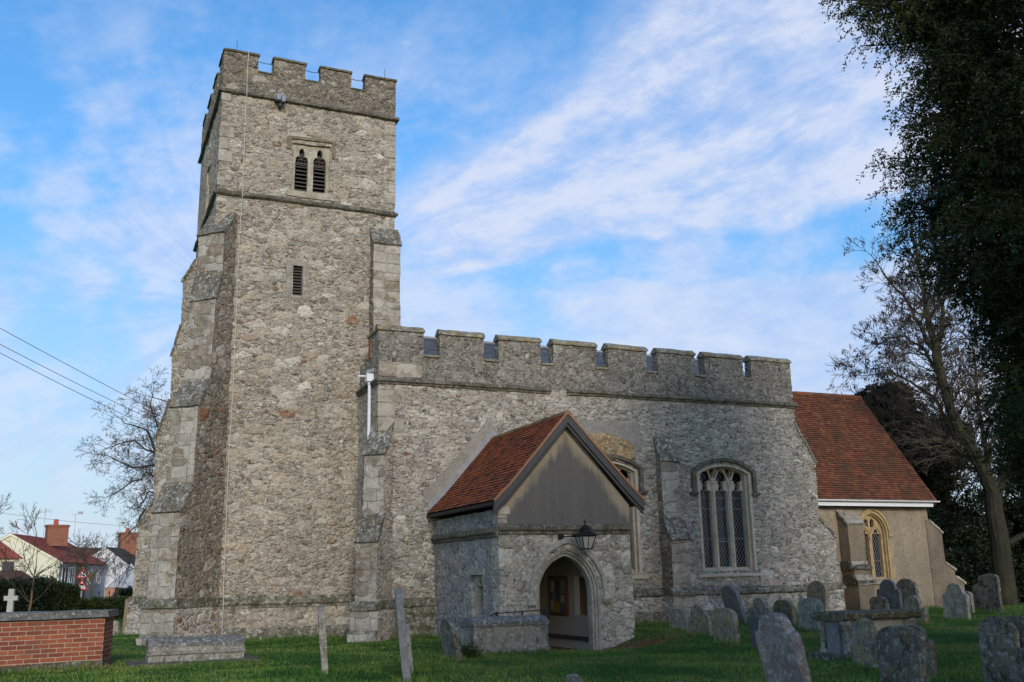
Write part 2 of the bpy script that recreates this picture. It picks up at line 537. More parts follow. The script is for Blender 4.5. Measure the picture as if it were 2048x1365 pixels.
M_FLINT_PATCH = rubble('orange_flint_patch', [(0.35, 0.22, 0.10), (0.22, 0.14, 0.08), (0.42, 0.33, 0.2), (0.3, 0.2, 0.12)], (0.44, 0.33, 0.18), 7, 1.1)

def render_wall(name, base, dark, grit=60, strength=0.5):
    m, t, bs = mat(name)
    P = wpos(t)
    n2 = t.noise(P, grit, 5, 0.85)
    n1 = t.noise(P, 0.9, 5, 0.65)
    st = t.sm(t.noise(t.map(P, (2.2, 2.2, 0.25)), 1.0, 4, 0.6), 0.42, 0.72)
    col = t.mix(t.sm(n1, 0.35, 0.7), base, dark)
    col = t.mix(t.math('MULTIPLY', st, 0.5), col, dark)
    f = t.math('MULTIPLY_ADD', n2, 1.5, 0.25)
    col = t.mix(1.0, col, t.n('ShaderNodeCombineColor', f, f, f).outputs[0], 'MULTIPLY')
    t.put(bs.inputs['Base Color'], col)
    bs.inputs['Roughness'].default_value = 0.95
    bump(t, bs, n2, strength, 0.04)
    return m
M_CHANCEL = render_wall('tan_roughcast', (0.375, 0.305, 0.21), (0.27, 0.215, 0.15), 9, 1.4)
M_CHANCEL_BUT = render_wall('grey_roughcast', (0.26, 0.205, 0.14), (0.17, 0.135, 0.095), 11, 1.0)
M_WHITE_PLASTER = flat('porch_whitewash', (0.55, 0.54, 0.52), 0.9, 0.12, 2.0)

# the porch gable: beige render with one big soot-dark weather stain that leaves a clean band under the bargeboards
def gable_mat():
    m, t, bs = mat('stained_gable_render')
    P = wpos(t)
    sx = t.n('ShaderNodeSeparateXYZ', P)
    dx = t.math('ABSOLUTE', t.math('SUBTRACT', sx.outputs[0], 11.52))
    # distance below the rafters (rafter line falls 1.14 per metre)
    below = t.math('SUBTRACT', t.math('SUBTRACT', 5.52, t.math('MULTIPLY', dx, 1.16)), sx.outputs[2])
    nn = t.noise(P, 1.6, 4, 0.6)
    d = t.math('ADD', below, t.math('MULTIPLY', t.math('SUBTRACT', nn, 0.5), 0.9))
    stk = t.noise(t.map(P, (7, 7, 0.5)), 1.0, 4, 0.65)
    d = t.math('ADD', d, t.math('MULTIPLY', t.math('SUBTRACT', stk, 0.5), 0.55))
    stain = t.sm(d, 0.06, 0.60)
    n2 = t.noise(P, 30, 4, 0.85)
    sp = t.math('MULTIPLY', t.sm(t.noise(P, 14, 4, 0.7), 0.62, 0.7), 0.4)
    col = t.mix(t.math('MULTIPLY', stain, t.math('MULTIPLY_ADD', stk, 0.35, 0.75)), (0.31, 0.255, 0.185), (0.10, 0.095, 0.093))
    col = t.mix(sp, col, (0.24, 0.215, 0.17))
    f = t.math('MULTIPLY_ADD', n2, 1.7, 0.15)
    col = t.mix(1.0, col, t.n('ShaderNodeCombineColor', f, f, f).outputs[0], 'MULTIPLY')
    t.put(bs.inputs['Base Color'], col)
    bs.inputs['Roughness'].default_value = 0.95
    bump(t, bs, n2, 0.6, 0.02)
    return m
M_GABLE = gable_mat()

def tile_mat(name, cols, moss=0.35, rough=0.85, spot=0.3):
    m, t, bs = mat(name)
    P = wpos(t)
    a = t.n('ShaderNodeAttribute'); a.attribute_name = 'tone'
    n = len(cols)
    c = t.ramp(a.outputs['Fac'], [((i + 0.5) / n, k) for i, k in enumerate(cols)])
    n2 = t.noise(P, 14, 5, 0.8)
    n1 = t.noise(P, 1.1, 5, 0.65)
    f = t.math('MULTIPLY_ADD', n2, 1.3, 0.35)
    c = t.mix(1.0, c, t.n('ShaderNodeCombineColor', f, f, f).outputs[0], 'MULTIPLY')
    c = t.mix(t.math('MULTIPLY', t.sm(n1, 0.42, 0.68), moss), c, (0.055, 0.05, 0.03))
    sp = t.math('MULTIPLY', t.sm(t.noise(P, 7, 4, 0.7), 0.56, 0.66), spot)
    c = t.mix(sp, c, (0.04, 0.033, 0.03))
    t.put(bs.inputs['Base Color'], c)
    bs.inputs['Roughness'].default_value = rough
    bump(t, bs, n2, 0.3, 0.01)
    return m
M_TILE_P = tile_mat('red_clay_tile', [(0.27, 0.068, 0.027), (0.33, 0.09, 0.034), (0.20, 0.054, 0.025), (0.38, 0.105, 0.04), (0.08, 0.032, 0.022)], 0.25, spot=0.8)
M_TILE_C = tile_mat('orange_clay_tile', [(0.18, 0.060, 0.031), (0.13, 0.047, 0.028), (0.24, 0.078, 0.034), (0.085, 0.039, 0.029), (0.22, 0.095, 0.048)], 0.55, spot=0.6)
M_SLATE = tile_mat('blue_slate', [(0.075, 0.08, 0.09), (0.095, 0.10, 0.112), (0.06, 0.065, 0.072), (0.12, 0.12, 0.12)], 0.15, 0.55)
M_TILE_H = tile_mat('far_red_pantile', [(0.30, 0.07, 0.045), (0.26, 0.06, 0.04), (0.34, 0.09, 0.055)], 0.2)
M_TILE_HD = tile_mat('far_brown_tile', [(0.11, 0.055, 0.045), (0.09, 0.045, 0.04), (0.13, 0.065, 0.05)], 0.3)
M_TILE_HB = tile_mat('far_dark_tile', [(0.055, 0.055, 0.058), (0.07, 0.066, 0.066), (0.045, 0.045, 0.048)], 0.2)

def wood(name, c1, c2, rough=0.75):
    m, t, bs = mat(name)
    P = wpos(t)
    n = t.noise(t.map(P, (20, 20, 3)), 1.0, 4, 0.6)
    t.put(bs.inputs['Base Color'], t.mix(n, c1, c2))
    bs.inputs['Roughness'].default_value = rough
    bump(t, bs, n, 0.3, 0.006)
    return m
M_BARGE = wood('black_bargeboard', (0.045, 0.043, 0.045), (0.10, 0.095, 0.095))
M_LOUVRE = wood('grey_louvre_wood', (0.06, 0.052, 0.045), (0.13, 0.115, 0.10))
M_POST = wood('weathered_post', (0.16, 0.13, 0.075), (0.24, 0.20, 0.12))
M_BOARD = wood('brown_board_frame', (0.16, 0.075, 0.03), (0.22, 0.11, 0.045))
M_VERGE = flat('verge_mortar_tile', (0.30, 0.15, 0.085), 0.9, 0.35, 18)
M_LEAD = flat('grey_lead', (0.24, 0.24, 0.245), 0.6, 0.45, 5, 0.0)
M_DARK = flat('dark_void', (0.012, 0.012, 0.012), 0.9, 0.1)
M_WHITE = flat('white_paint', (0.72, 0.72, 0.72), 0.5, 0.08, 9)
M_PIPE = flat('white_plastic_pipe', (0.66, 0.68, 0.72), 0.4, 0.04, 9)
M_GREYPL = flat('grey_cable_sheath', (0.44, 0.425, 0.39), 0.6, 0.05, 9)
M_BLACK = flat('black_iron', (0.012, 0.012, 0.014), 0.45, 0.2, 30)
M_IRON = flat('dark_iron_wire', (0.05, 0.048, 0.045), 0.6, 0.1)
M_GALV = flat('galvanised_steel', (0.30, 0.31, 0.32), 0.5, 0.1, 20)
M_CAME = flat('window_guard_wire', (0.33, 0.33, 0.33), 0.5, 0.15, 20)
M_CREAM = flat('cream_render', (0.68, 0.64, 0.47), 0.9, 0.08, 1.5)
M_HWHITE = flat('white_render', (0.62, 0.63, 0.64), 0.9, 0.08, 1.5)
M_HBLUE = flat('pale_blue_render', (0.36, 0.39, 0.45), 0.9, 0.08, 1.5)
M_POT = flat('red_chimney_pot', (0.40, 0.09, 0.05), 0.8, 0.15, 6)
M_LEADGLASS = None
def glass(name, col=(0.006, 0.008, 0.012), rough=0.16):
    m, t, bs = mat(name)
    P = wpos(t)
    n = t.noise(P, 5, 2)
    t.put(bs.inputs['Base Color'], t.mix(t.noise(P, 2.0, 3), col, [c * 2.2 for c in col]))
    bs.inputs['Roughness'].default_value = rough
    bs.inputs['Specular IOR Level'].default_value = 0.28
    bump(t, bs, n, 0.25, 0.02)
    return m
M_GLASS = glass('dark_leaded_glass')
M_LAMPGLASS = flat('milky_lamp_glass', (0.34, 0.33, 0.30), 0.3, 0.08, 9)

def brick(name, c1, c2, mort, bw=0.225, bh=0.075, ms=0.012, axis=(0.98, 0.2)):
    m, t, bs = mat(name)
    P = wpos(t)
    sx = t.n('ShaderNodeSeparateXYZ', P)
    h = t.math('ADD', t.math('MULTIPLY', sx.outputs[0], axis[0]), t.math('MULTIPLY', sx.outputs[1], axis[1]))
    uv = t.n('ShaderNodeCombineXYZ', h, sx.outputs[2], 0.0)
    br = t.n('ShaderNodeTexBrick')
    t.put(br.inputs['Vector'], uv.outputs[0])
    br.inputs['Scale'].default_value = 1.0
    br.inputs['Brick Width'].default_value = bw
    br.inputs['Row Height'].default_value = bh
    br.inputs['Mortar Size'].default_value = ms
    br.inputs['Mortar Smooth'].default_value = 0.4
    t.put(br.inputs['Color1'], c1); t.put(br.inputs['Color2'], c2); t.put(br.inputs['Mortar'], mort)
    fine = t.noise(P, 16, 5, 0.8)
    f = t.math('MULTIPLY_ADD', fine, 1.3, 0.35)
    col = t.mix(1.0, br.outputs[0], t.n('ShaderNodeCombineColor', f, f, f).outputs[0], 'MULTIPLY')
    bl = t.math('MULTIPLY', t.sm(t.noise(P, 2.0, 5, 0.7), 0.5, 0.72), 0.45)
    col = t.mix(bl, col, (0.12, 0.07, 0.05))
    t.put(bs.inputs['Base Color'], col)
    bs.inputs['Roughness'].default_value = 0.9
    bump(t, bs, t.math('ADD', t.math('MULTIPLY', br.outputs['Fac'], -1.0), t.math('MULTIPLY', fine, 0.5)), 0.6, 0.012)
    return m
M_BRICK = brick('orange_red_brick', (0.30, 0.088, 0.04), (0.17, 0.05, 0.03), (0.36, 0.28, 0.21), 0.29, 0.088, 0.009)
M_BRICK_F = brick('far_red_brick', (0.30, 0.10, 0.05), (0.22, 0.07, 0.04), (0.26, 0.17, 0.12), 0.25, 0.085)
M_BRICK_W = brick('old_wall_brick', (0.20, 0.10, 0.06), (0.14, 0.08, 0.05), (0.2, 0.15, 0.11))

ST_PALE = lichenstone('pale_lichened_headstone', (0.33, 0.315, 0.275), (0.20, 0.185, 0.155), 0.3, 0.55, 0.0, 1.3, False, blk=0.4)
ST_YEL = lichenstone('ochre_lichened_headstone', (0.26, 0.24, 0.195), (0.15, 0.14, 0.11), 0.75, 0.45, 0.2, 1.3, False, blk=0.5)
ST_DARK = lichenstone('dark_lichened_headstone', (0.17, 0.16, 0.135), (0.085, 0.08, 0.068), 0.3, 0.4, 0.15, 1.3, False, blk=0.8)
ST_SLATE = lichenstone('slate_headstone', (0.105, 0.115, 0.135), (0.075, 0.082, 0.095), 0.05, 0.12, 0.0, 1.5, False, rough=0.7)
ST_SMOOTH = lichenstone('smooth_grey_headstone', (0.23, 0.23, 0.24), (0.17, 0.17, 0.175), 0.05, 0.15, 0.0, 1.0, False, streak=0.2)
ST_PINK = lichenstone('mauve_grey_headstone', (0.31, 0.275, 0.27), (0.20, 0.165, 0.16), 0.3, 0.6, 0.1, 1.2, False, streak=0.6, blk=0.3)
ST_RED = lichenstone('rust_red_marker', (0.16, 0.045, 0.022), (0.10, 0.03, 0.016), 0.0, 0.05, 0.0, 1.3, False)
ST_TOMB = lichenstone('pitted_grey_tomb', (0.30, 0.285, 0.25), (0.16, 0.15, 0.13), 0.12, 0.65, 0.1, 1.4, False, blk=0.55)
ST_LID = lichenstone('mottled_tomb_lid', (0.20, 0.19, 0.175), (0.10, 0.097, 0.09), 0.05, 0.7, 0.15, 1.6, False)
ST_SLAB = lichenstone('mossy_slab', (0.14, 0.13, 0.105), (0.06, 0.056, 0.042), 0.15, 0.45, 0.7, 1.5, False)
ST_PANEL = lichenstone('pale_tomb_panel', (0.46, 0.43, 0.37), (0.33, 0.30, 0.25), 0.0, 0.15, 0.0, 1.0, False)
ST_COPE = lichenstone('grey_slab_coping', (0.17, 0.17, 0.165), (0.10, 0.10, 0.095), 0.0, 0.35, 0.0, 1.3, False)
M_CONC = flat('pale_concrete_cross', (0.36, 0.355, 0.32), 0.9, 0.25, 9)

def bark(name, c1, c2, green=0.0, sc=1.0):
    m, t, bs = mat(name)
    P = wpos(t)
    n = t.noise(t.map(P, (9 * sc, 9 * sc, 1.6 * sc)), 1.0, 5, 0.7)
    c = t.mix(n, c1, c2)
    if green:
        c = t.mix(t.math('MULTIPLY', t.sm(t.noise(P, 1.3, 4), 0.45, 0.65), green), c, (0.06, 0.065, 0.02))
    t.put(bs.inputs['Base Color'], c)
    bs.inputs['Roughness'].default_value = 0.95
    bump(t, bs, n, 1.0, 0.10)
    return m
M_BARK = bark('grey_green_bark', (0.014, 0.013, 0.009), (0.055, 0.047, 0.033), 0.6, 0.8)
M_TWIG = flat('dark_twig', (0.075, 0.06, 0.045), 0.9, 0.3, 2.0)
M_TWIG_G = flat('greenish_twig', (0.085, 0.075, 0.04), 0.9, 0.3, 2.0)
M_SEED = flat('brown_seed_cluster', (0.06, 0.038, 0.024), 0.9, 0.4, 3.0)
M_RUSSET = flat('russet_dead_leaf', (0.12, 0.05, 0.022), 0.9, 0.5, 2.0)

def leafmat(name, c1, c2, rough=0.6, trans=0.25, sc=1.3):
    m, t, bs = mat(name)
    P = wpos(t)
    n = t.noise(P, sc, 4, 0.6)
    n2 = t.noise(P, 9 * sc, 2, 0.6)
    c = t.mix(t.sm(t.math('ADD', t.math('MULTIPLY', n, 0.7), t.math('MULTIPLY', n2, 0.3)), 0.36, 0.64), c1, c2)
    t.put(bs.inputs['Base Color'], c)
    bs.inputs['Roughness'].default_value = rough
    tr = t.n('ShaderNodeBsdfTranslucent', c)
    mx = t.n('ShaderNodeMixShader', trans, bs.outputs[0], tr.outputs[0])
    out = [n for n in m.node_tree.nodes if n.type == 'OUTPUT_MATERIAL'][0]
    m.node_tree.links.new(mx.outputs[0], out.inputs[0])
    return m
M_YEW = leafmat('yew_needles', (0.013, 0.024, 0.008), (0.062, 0.075, 0.018), 0.6, 0.25, 0.7)
M_HOLLY = leafmat('dark_evergreen_leaf', (0.010, 0.018, 0.008), (0.025, 0.038, 0.014), 0.45, 0.15, 1.5)
M_HEDGE = leafmat('hedge_leaf', (0.014, 0.025, 0.008), (0.035, 0.055, 0.016), 0.5, 0.2, 1.5)
M_SHRUB = leafmat('shrub_leaf', (0.025, 0.042, 0.012), (0.055, 0.085, 0.022), 0.5, 0.25, 2.0)

def ground_mat():
    m, t, bs = mat('churchyard_turf')
    P = wpos(t)
    n1 = t.noise(P, 0.35, 5, 0.6)
    n2 = t.noise(P, 2.5, 5, 0.65)
    n3 = t.noise(P, 28, 4, 0.7)
    c = t.mix(t.sm(n1, 0.35, 0.65), (0.024, 0.066, 0.011), (0.055, 0.105, 0.020))
    c = t.mix(t.math('MULTIPLY', t.sm(n2, 0.55, 0.75), 0.55), c, (0.065, 0.07, 0.025))
    # trodden leaf-littered earth by the porch door
    sx = t.n('ShaderNodeSeparateXYZ', P)
    ex = t.math('DIVIDE', t.math('SUBTRACT', sx.outputs[0], 12.45), 1.25)
    ey = t.math('DIVIDE', t.math('SUBTRACT', sx.outputs[1], 21.75), 1.0)
    rr = t.math('SQRT', t.math('ADD', t.math('MULTIPLY', ex, ex), t.math('MULTIPLY', ey, ey)))
    rr = t.math('ADD', rr, t.math('MULTIPLY', t.math('SUBTRACT', n2, 0.5), 1.2))
    ea = t.sm(rr, 1.05, 0.6)
    inside_p = t.math('MULTIPLY', t.math('MULTIPLY', t.math('GREATER_THAN', sx.outputs[0], 9.7), t.math('LESS_THAN', sx.outputs[0], 13.2)),
                      t.math('MULTIPLY', t.math('GREATER_THAN', sx.outputs[1], 22.75), t.math('LESS_THAN', sx.outputs[1], 27.75)))
    ea = t.math('MAXIMUM', ea, inside_p)
    c = t.mix(ea, c, t.mix(t.noise(P, 16, 4, 0.8), (0.07, 0.045, 0.028), (0.20, 0.14, 0.09)))
    f = t.math('MULTIPLY_ADD', n3, 1.0, 0.5)
    c = t.mix(1.0, c, t.n('ShaderNodeCombineColor', f, f, f).outputs[0], 'MULTIPLY')
    t.put(bs.inputs['Base Color'], c)
    bs.inputs['Roughness'].default_value = 0.95
    bs.inputs['Specular IOR Level'].default_value = 0.1
    bump(t, bs, t.math('ADD', n3, n2), 0.7, 0.04)
    return m
M_GROUND = ground_mat()
def blade_mat():
    m, t, bs = mat('grass_blade')
    P = wpos(t)
    n1 = t.noise(P, 0.35, 5, 0.6)
    n2 = t.noise(P, 3.1, 5, 0.65)
    c = t.mix(t.sm(n1, 0.35, 0.65), (0.040, 0.115, 0.014), (0.150, 0.225, 0.036))
    c = t.mix(t.math('MULTIPLY', t.sm(t.math('ADD', t.math('MULTIPLY', n1, 0.5), t.math('MULTIPLY', n2, 0.5)), 0.50, 0.62), 0.75), c, (0.17, 0.155, 0.055))
    f = t.math('MULTIPLY_ADD', t.noise(P, 40, 2), 0.8, 0.6)
    c = t.mix(1.0, c, t.n('ShaderNodeCombineColor', f, f, f).outputs[0], 'MULTIPLY')
    t.put(bs.inputs['Base Color'], c)
    bs.inputs['Roughness'].default_value = 0.6
    return m
M_BLADE = blade_mat()
# ------------------------------------------------------------------ camera
YAW, PIT, ROL = R(23.73), R(13.56), R(-1.18)
fw = Vector((math.sin(YAW) * math.cos(PIT), math.cos(YAW) * math.cos(PIT), math.sin(PIT)))
r0 = Vector((math.cos(YAW), -math.sin(YAW), 0))
u0 = r0.cross(fw)
rt = r0 * math.cos(ROL) + u0 * math.sin(ROL)
up = u0 * math.cos(ROL) - r0 * math.sin(ROL)
cd = bpy.data.cameras.new('camera')
cam = bpy.data.objects.new('camera', cd)
COL.objects.link(cam)
cam.matrix_world = Matrix(((rt.x, up.x, -fw.x, 0), (rt.y, up.y, -fw.y, 0), (rt.z, up.z, -fw.z, 1.65), (0, 0, 0, 1)))
cd.sensor_width = 36
cd.lens = 1951 / 2048 * 36
cd.clip_end = 3000
cd.clip_start = 0.1
scene.camera = cam

# ------------------------------------------------------------------ sky and light
SUN_EL, SUN_AZ = R(21), R(190)      # compass azimuth of the (thinly veiled) sun
w = bpy.data.worlds.new("World")
scene.world = w
w.use_nodes = True
w.node_tree.nodes.clear()
t = NT(w.node_tree)
sky = t.n('ShaderNodeTexSky')
sky.sky_type = 'NISHITA'
sky.sun_disc = False
sky.sun_elevation = SUN_EL
sky.sun_rotation = SUN_AZ
sky.air_density = 1.0
sky.dust_density = 0.6
sky.ozone_density = 2.0
D = t.n('ShaderNodeTexCoord').outputs['Generated']
# high streaky cloud, laid over fixed compass directions: streaks fan out of one point low in the north
E1, E2 = Vector((0.9197, -0.3920, -0.0194)), Vector((-0.079, -0.2343, 0.9690))
def dot(vec):
    nd = t.n('ShaderNodeVectorMath', D, tuple(vec)); nd.operation = 'DOT_PRODUCT'
    return nd.outputs['Value']
u, v = dot(E1), dot(E2)
wn = t.noise(D, 3.0, 4, 0.6, col=True)
wsep = t.n('ShaderNodeSeparateColor', wn)
u1 = t.math('ADD', u, t.math('MULTIPLY', t.math('SUBTRACT', wsep.outputs[0], 0.5), 0.06))
v1 = t.math('ADD', v, t.math('MULTIPLY', t.math('SUBTRACT', wsep.outputs[1], 0.5), 0.06))
du = t.math('ADD', u1, 0.27)
dv = t.math('SUBTRACT', v1, 0.016)
phi = t.math('ARCTAN2', dv, du)
rho = t.math('SQRT', t.math('ADD', t.math('MULTIPLY', du, du), t.math('MULTIPLY', dv, dv)))
pv = t.n('ShaderNodeCombineXYZ', t.math('MULTIPLY', phi, 6.0), t.math('MULTIPLY', rho, 3.4), 0.3).outputs[0]
streak = t.noise(pv, 1.1, 6, 0.6, 0.4)
# fine mackerel mottling lies across the streaks
uv2 = t.n('ShaderNodeCombineXYZ', t.math('ADD', t.math('MULTIPLY', u1, 18.0), t.math('MULTIPLY', v1, 16.0)), t.math('SUBTRACT', t.math('MULTIPLY', v1, 40.0), t.math('MULTIPLY', u1, 14.0)), 0.0).outputs[0]
fine = t.noise(uv2, 1.0, 5, 0.65)
big = t.noise(D, 4.5, 5, 0.6)
def band(lo0, lo1, hi0, hi1):
    return t.math('MULTIPLY', t.sm(phi, lo0, lo1), t.sm(phi, hi1, hi0))
bl2 = t.math('SUBTRACT', big, 0.5)
fn = t.math('SUBTRACT', fine, 0.5)
sn = t.math('SUBTRACT', streak, 0.5)
phin = t.math('ADD', phi, t.math('ADD', t.math('MULTIPLY', bl2, 0.28), t.math('MULTIPLY', sn, 0.10)))
def band2(lo0, lo1, hi0, hi1):
    return t.math('MULTIPLY', t.sm(phin, lo0, lo1), t.sm(phin, hi1, hi0))
main = t.math('MULTIPLY', band2(R(7.5), R(11), R(29), R(41)), t.sm(rho, 0.06, 0.26))
phil = t.math('ADD', phi, t.math('MULTIPLY', bl2, 0.10))
low = t.math('MULTIPLY', t.math('MULTIPLY', t.sm(phil, R(-14), R(-6)), t.sm(phil, R(5.2), R(3.6))), t.sm(rho, 0.25, 0.42))
c1 = t.math('MULTIPLY', main, t.math('ADD', 0.92, t.math('ADD', t.math('MULTIPLY', sn, 1.25), t.math('MULTIPLY', fn, 1.0))))
c2 = t.math('MULTIPLY', low, t.math('MULTIPLY_ADD', sn, 0.8, 0.85))
thin = t.math('MULTIPLY', t.sm(t.math('ADD', big, t.math('MULTIPLY', fn, 0.25)), 0.54, 0.74), 0.85)
wl = t.math('MULTIPLY', t.sm(t.math('ADD', big, t.math('MULTIPLY', fn, 0.2)), 0.40, 0.62), t.math('MULTIPLY', t.sm(v, 0.42, 0.10), 0.8))
c3 = t.math('MAXIMUM', thin, wl)
cov = t.math('MAXIMUM', t.math('MAXIMUM', c1, c2), c3)
cov = t.math('MULTIPLY', t.math('MINIMUM', t.math('MAXIMUM', cov, 0.0), 1.0), 0.90)
CLOUD_TOP, CLOUD_LOW = (5.5, 5.9, 7.1), (3.5, 4.5, 6.9)
shade = t.sm(t.math('ADD', t.math('MULTIPLY', streak, 0.6), t.math('MULTIPLY', fine, 0.4)), 0.32, 0.62)
ccol = t.mix(shade, CLOUD_LOW, CLOUD_TOP)
hs = t.n('ShaderNodeHueSaturation'); t.put(hs.inputs['Color'], sky.outputs[0])
hs.inputs['Saturation'].default_value = 1.30
hs.inputs['Value'].default_value = 1.25
# thin veil of moisture: the band near the horizon is less bright than a perfectly clean sky
hz = t.sm(v, -0.32, 0.30)
hf = t.math('MULTIPLY_ADD', hz, 0.85, 0.60)
skyc = t.mix(1.0, hs.outputs[0], t.n('ShaderNodeCombineColor', hf, hf, hf).outputs[0], 'MULTIPLY')
skyc = t.mix(t.math('MULTIPLY', t.math('SUBTRACT', 1.0, t.sm(v, -0.30, 0.16)), 0.75), skyc, (3.9, 4.95, 6.7))
col = t.mix(cov, skyc, ccol)
bg = t.n('ShaderNodeBackground', col, 0.12)
t.n('ShaderNodeOutputWorld', bg.outputs[0])

sd = bpy.data.lights.new('sun', 'SUN')
sd.energy = 2.05
sd.angle = R(14)
sd.color = (1.0, 0.93, 0.84)
sun = bpy.data.objects.new('sun', sd)
COL.objects.link(sun)
sdir = Vector((math.sin(SUN_AZ) * math.cos(SUN_EL), math.cos(SUN_AZ) * math.cos(SUN_EL), math.sin(SUN_EL)))
sun.rotation_euler = (-sdir).to_track_quat('-Z', 'Y').to_euler()
sun.location = (0, 0, 60)

vs = scene.view_settings
vs.view_transform = 'Standard'
vs.look = 'None'
vs.exposure = 0.15
vs.gamma = 1.0

# ------------------------------------------------------------------ ground
def gz(x, y):
    z = 0.12 * ss(11, 17, x)
    # banked turf east of the porch, hollow worn at its door, sunk porch floor
    z += 0.16 * math.exp(-((x - 13.9) / 0.9) ** 2 - ((y - 24.0) / 2.6) ** 2)
    z -= 0.26 * math.exp(-((x - 11.7) / 1.5) ** 2 - ((y - 22.4) / 1.5) ** 2)
    if 9.6 < x < 13.1 and 22.7 < y < 27.9:
        k = ss(9.6, 10.1, x) * ss(13.2, 12.8, x) * ss(22.7, 23.3, y) if False else min(ss(9.6, 10.1, x), 1 - ss(12.8, 13.2, x), ss(22.6, 23.2, y))
        z = z * (1 - k) - 0.30 * k
    else:
        z += 0.05 * noise.noise(Vector((x * 0.45, y * 0.45, 0.2))) + 0.02 * noise.noise(Vector((x * 1.7, y * 1.7, 3.2)))
    z += 0.10 * math.exp(-((x - 1.0) / 2.0) ** 2 - ((y - 31.5) / 2.0) ** 2)
    return z
xs = sorted(set([-900, -500, -300, -180, -110, -70, -45, -30, -20, -14] + list(np.round(np.arange(-10, 45, 0.35), 2)) + [46, 50, 56, 65, 80, 110, 160, 260, 450, 900]))
ys = sorted(set([-900, -400, -200, -90, -40, -15, -5, 0, 4] + list(np.round(np.arange(6, 46, 0.35), 2)) + [47, 50, 54, 60, 70, 85, 105, 140, 200, 300, 500, 900]))
g = G()
g.v = [Vector((x, y, gz(x, y))) for y in ys for x in xs]
nx = len(xs)
for j in range(len(ys) - 1):
    for i in range(nx - 1):
        g.f.append([j * nx + i, j * nx + i + 1, (j + 1) * nx + i + 1, (j + 1) * nx + i])
g.m = [0] * len(g.f); g.tone = [0.5] * len(g.f)
build('ground', g, M_GROUND, kind='structure', smooth=True)
# ================================================================== CHURCH
church = empty('church', (9.0, 28.0, 0.0), 'medieval stone parish church with battlemented west tower, gabled porch and red tiled chancel', 'church')
X, Y, Z = Vector((1, 0, 0)), Vector((0, 1, 0)), Vector((0, 0, 1))
S = 2 ** -0.5
TX0, TX1, TY0, TY1 = 3.14, 8.95, 30.0, 36.0

def south(g, outer, holes, y, depth, **k):
    return g.plate(outer, holes, (0, y, 0), X, Z, -Y, depth, **k)
def west(g, outer, holes, x, depth, **k):     # u runs south (towards -y)
    return g.plate([(-b, c) for b, c in outer], [[(-b, c) for b, c in h] for h in holes], (x, 0, 0), -Y, Z, -X, depth, **k)
def rect(a, b, c, d):
    return [(a, c), (b, c), (b, d), (a, d)]
def arch2(x0, x1, z0, zs, za, n=10):
    """pointed two-centred arch outline, anticlockwise"""
    a = (x1 - x0) / 2; h = za - zs; cx = (x0 + x1) / 2
    if h <= a:
        r = (a * a + h * h) / (2 * h); cz = za - r
        th = math.asin(min(1, a / r))
        arc = [(cx + r * math.sin(th - 2 * th * i / (2 * n)), cz + r * math.cos(th - 2 * th * i / (2 * n))) for i in range(2 * n + 1)]
        return [(x0, z0), (x1, z0)] + arc
    r = (a * a + h * h) / (2 * a)
    te = math.atan2(h, r - a)
    right = [(x1 - r + r * math.cos(te * i / n), zs + r * math.sin(te * i / n)) for i in range(n + 1)]
    left = [(x0 + r - r * math.cos(te * i / n), zs + r * math.sin(te * i / n)) for i in range(n - 1, -1, -1)]
    return [(x0, z0), (x1, z0)] + right + left
def cusped(x0, x1, z0, zs, za, n=5):
    """light with a cusped (trefoil) head"""
    a = (x1 - x0) / 2; cx = (x0 + x1) / 2; h = za - zs
    pts = [(x0, z0), (x1, z0), (x1, zs)]
    r = a * 0.52
    for i in range(n + 1):
        th = R(-15 + 150 * i / n)
        pts.append((x1 - r * 0.92 + r * 0.92 * math.cos(th), zs + h * 0.20 + h * 0.30 * math.sin(th)))
    for i in range(n + 1):
        th = R(-20 + 220 * i / n)
        pts.append((cx + a * 0.46 * math.cos(th), zs + h * 0.66 + h * 0.34 * math.sin(th)))
    for i in range(n + 1):
        th = R(45 + 150 * i / n)
        pts.append((x0 + r * 0.92 + r * 0.92 * math.cos(th), zs + h * 0.20 + h * 0.30 * math.sin(th)))
    pts.append((x0, zs))
    return pts
def quatre(cx, cz, w, h, n=6):
    pts = []
    for q in range(4):
        a0 = q * math.pi / 2
        ox, oz = 0.46 * w * math.cos(a0), 0.46 * h * math.sin(a0)
        for i in range(n + 1):
            th = a0 - R(105) + R(210) * i / n
            pts.append((cx + ox + 0.40 * w * math.cos(th), cz + oz + 0.40 * h * math.sin(th)))
    return pts

# ---------------------------------------------------------------- tower
bel_hole = [(5.46, 14.0), (6.70, 14.0), (6.70, 15.72), (5.46, 15.66)]
slit_hole = rect(5.60, 5.92, 10.46, 11.48)
g = G()
south(g, rect(TX0, TX1, -0.3, 17.12), [bel_hole, slit_hole], TY0, 0.45, amp=0.03)
west(g, rect(TY0 + 0.45, TY1 - 0.45, -0.3, 17.12), [rect(32.4, 33.5, 14.0, 15.7)], TX0, 0.45, amp=0.03, res=0.45)
g.box(TX1 - 0.45, TX1, TY0 + 0.45, TY1 - 0.45, -0.3, 17.1)
g.box(TX0, TX1, TY1 - 0.45, TY1, -0.3, 17.1)
g.box(TX0 + 0.4, TX1 - 0.4, TY0 + 0.4, TY1 - 0.4, 17.0, 17.25)
tower = build('tower', g, M_TOWER, church)

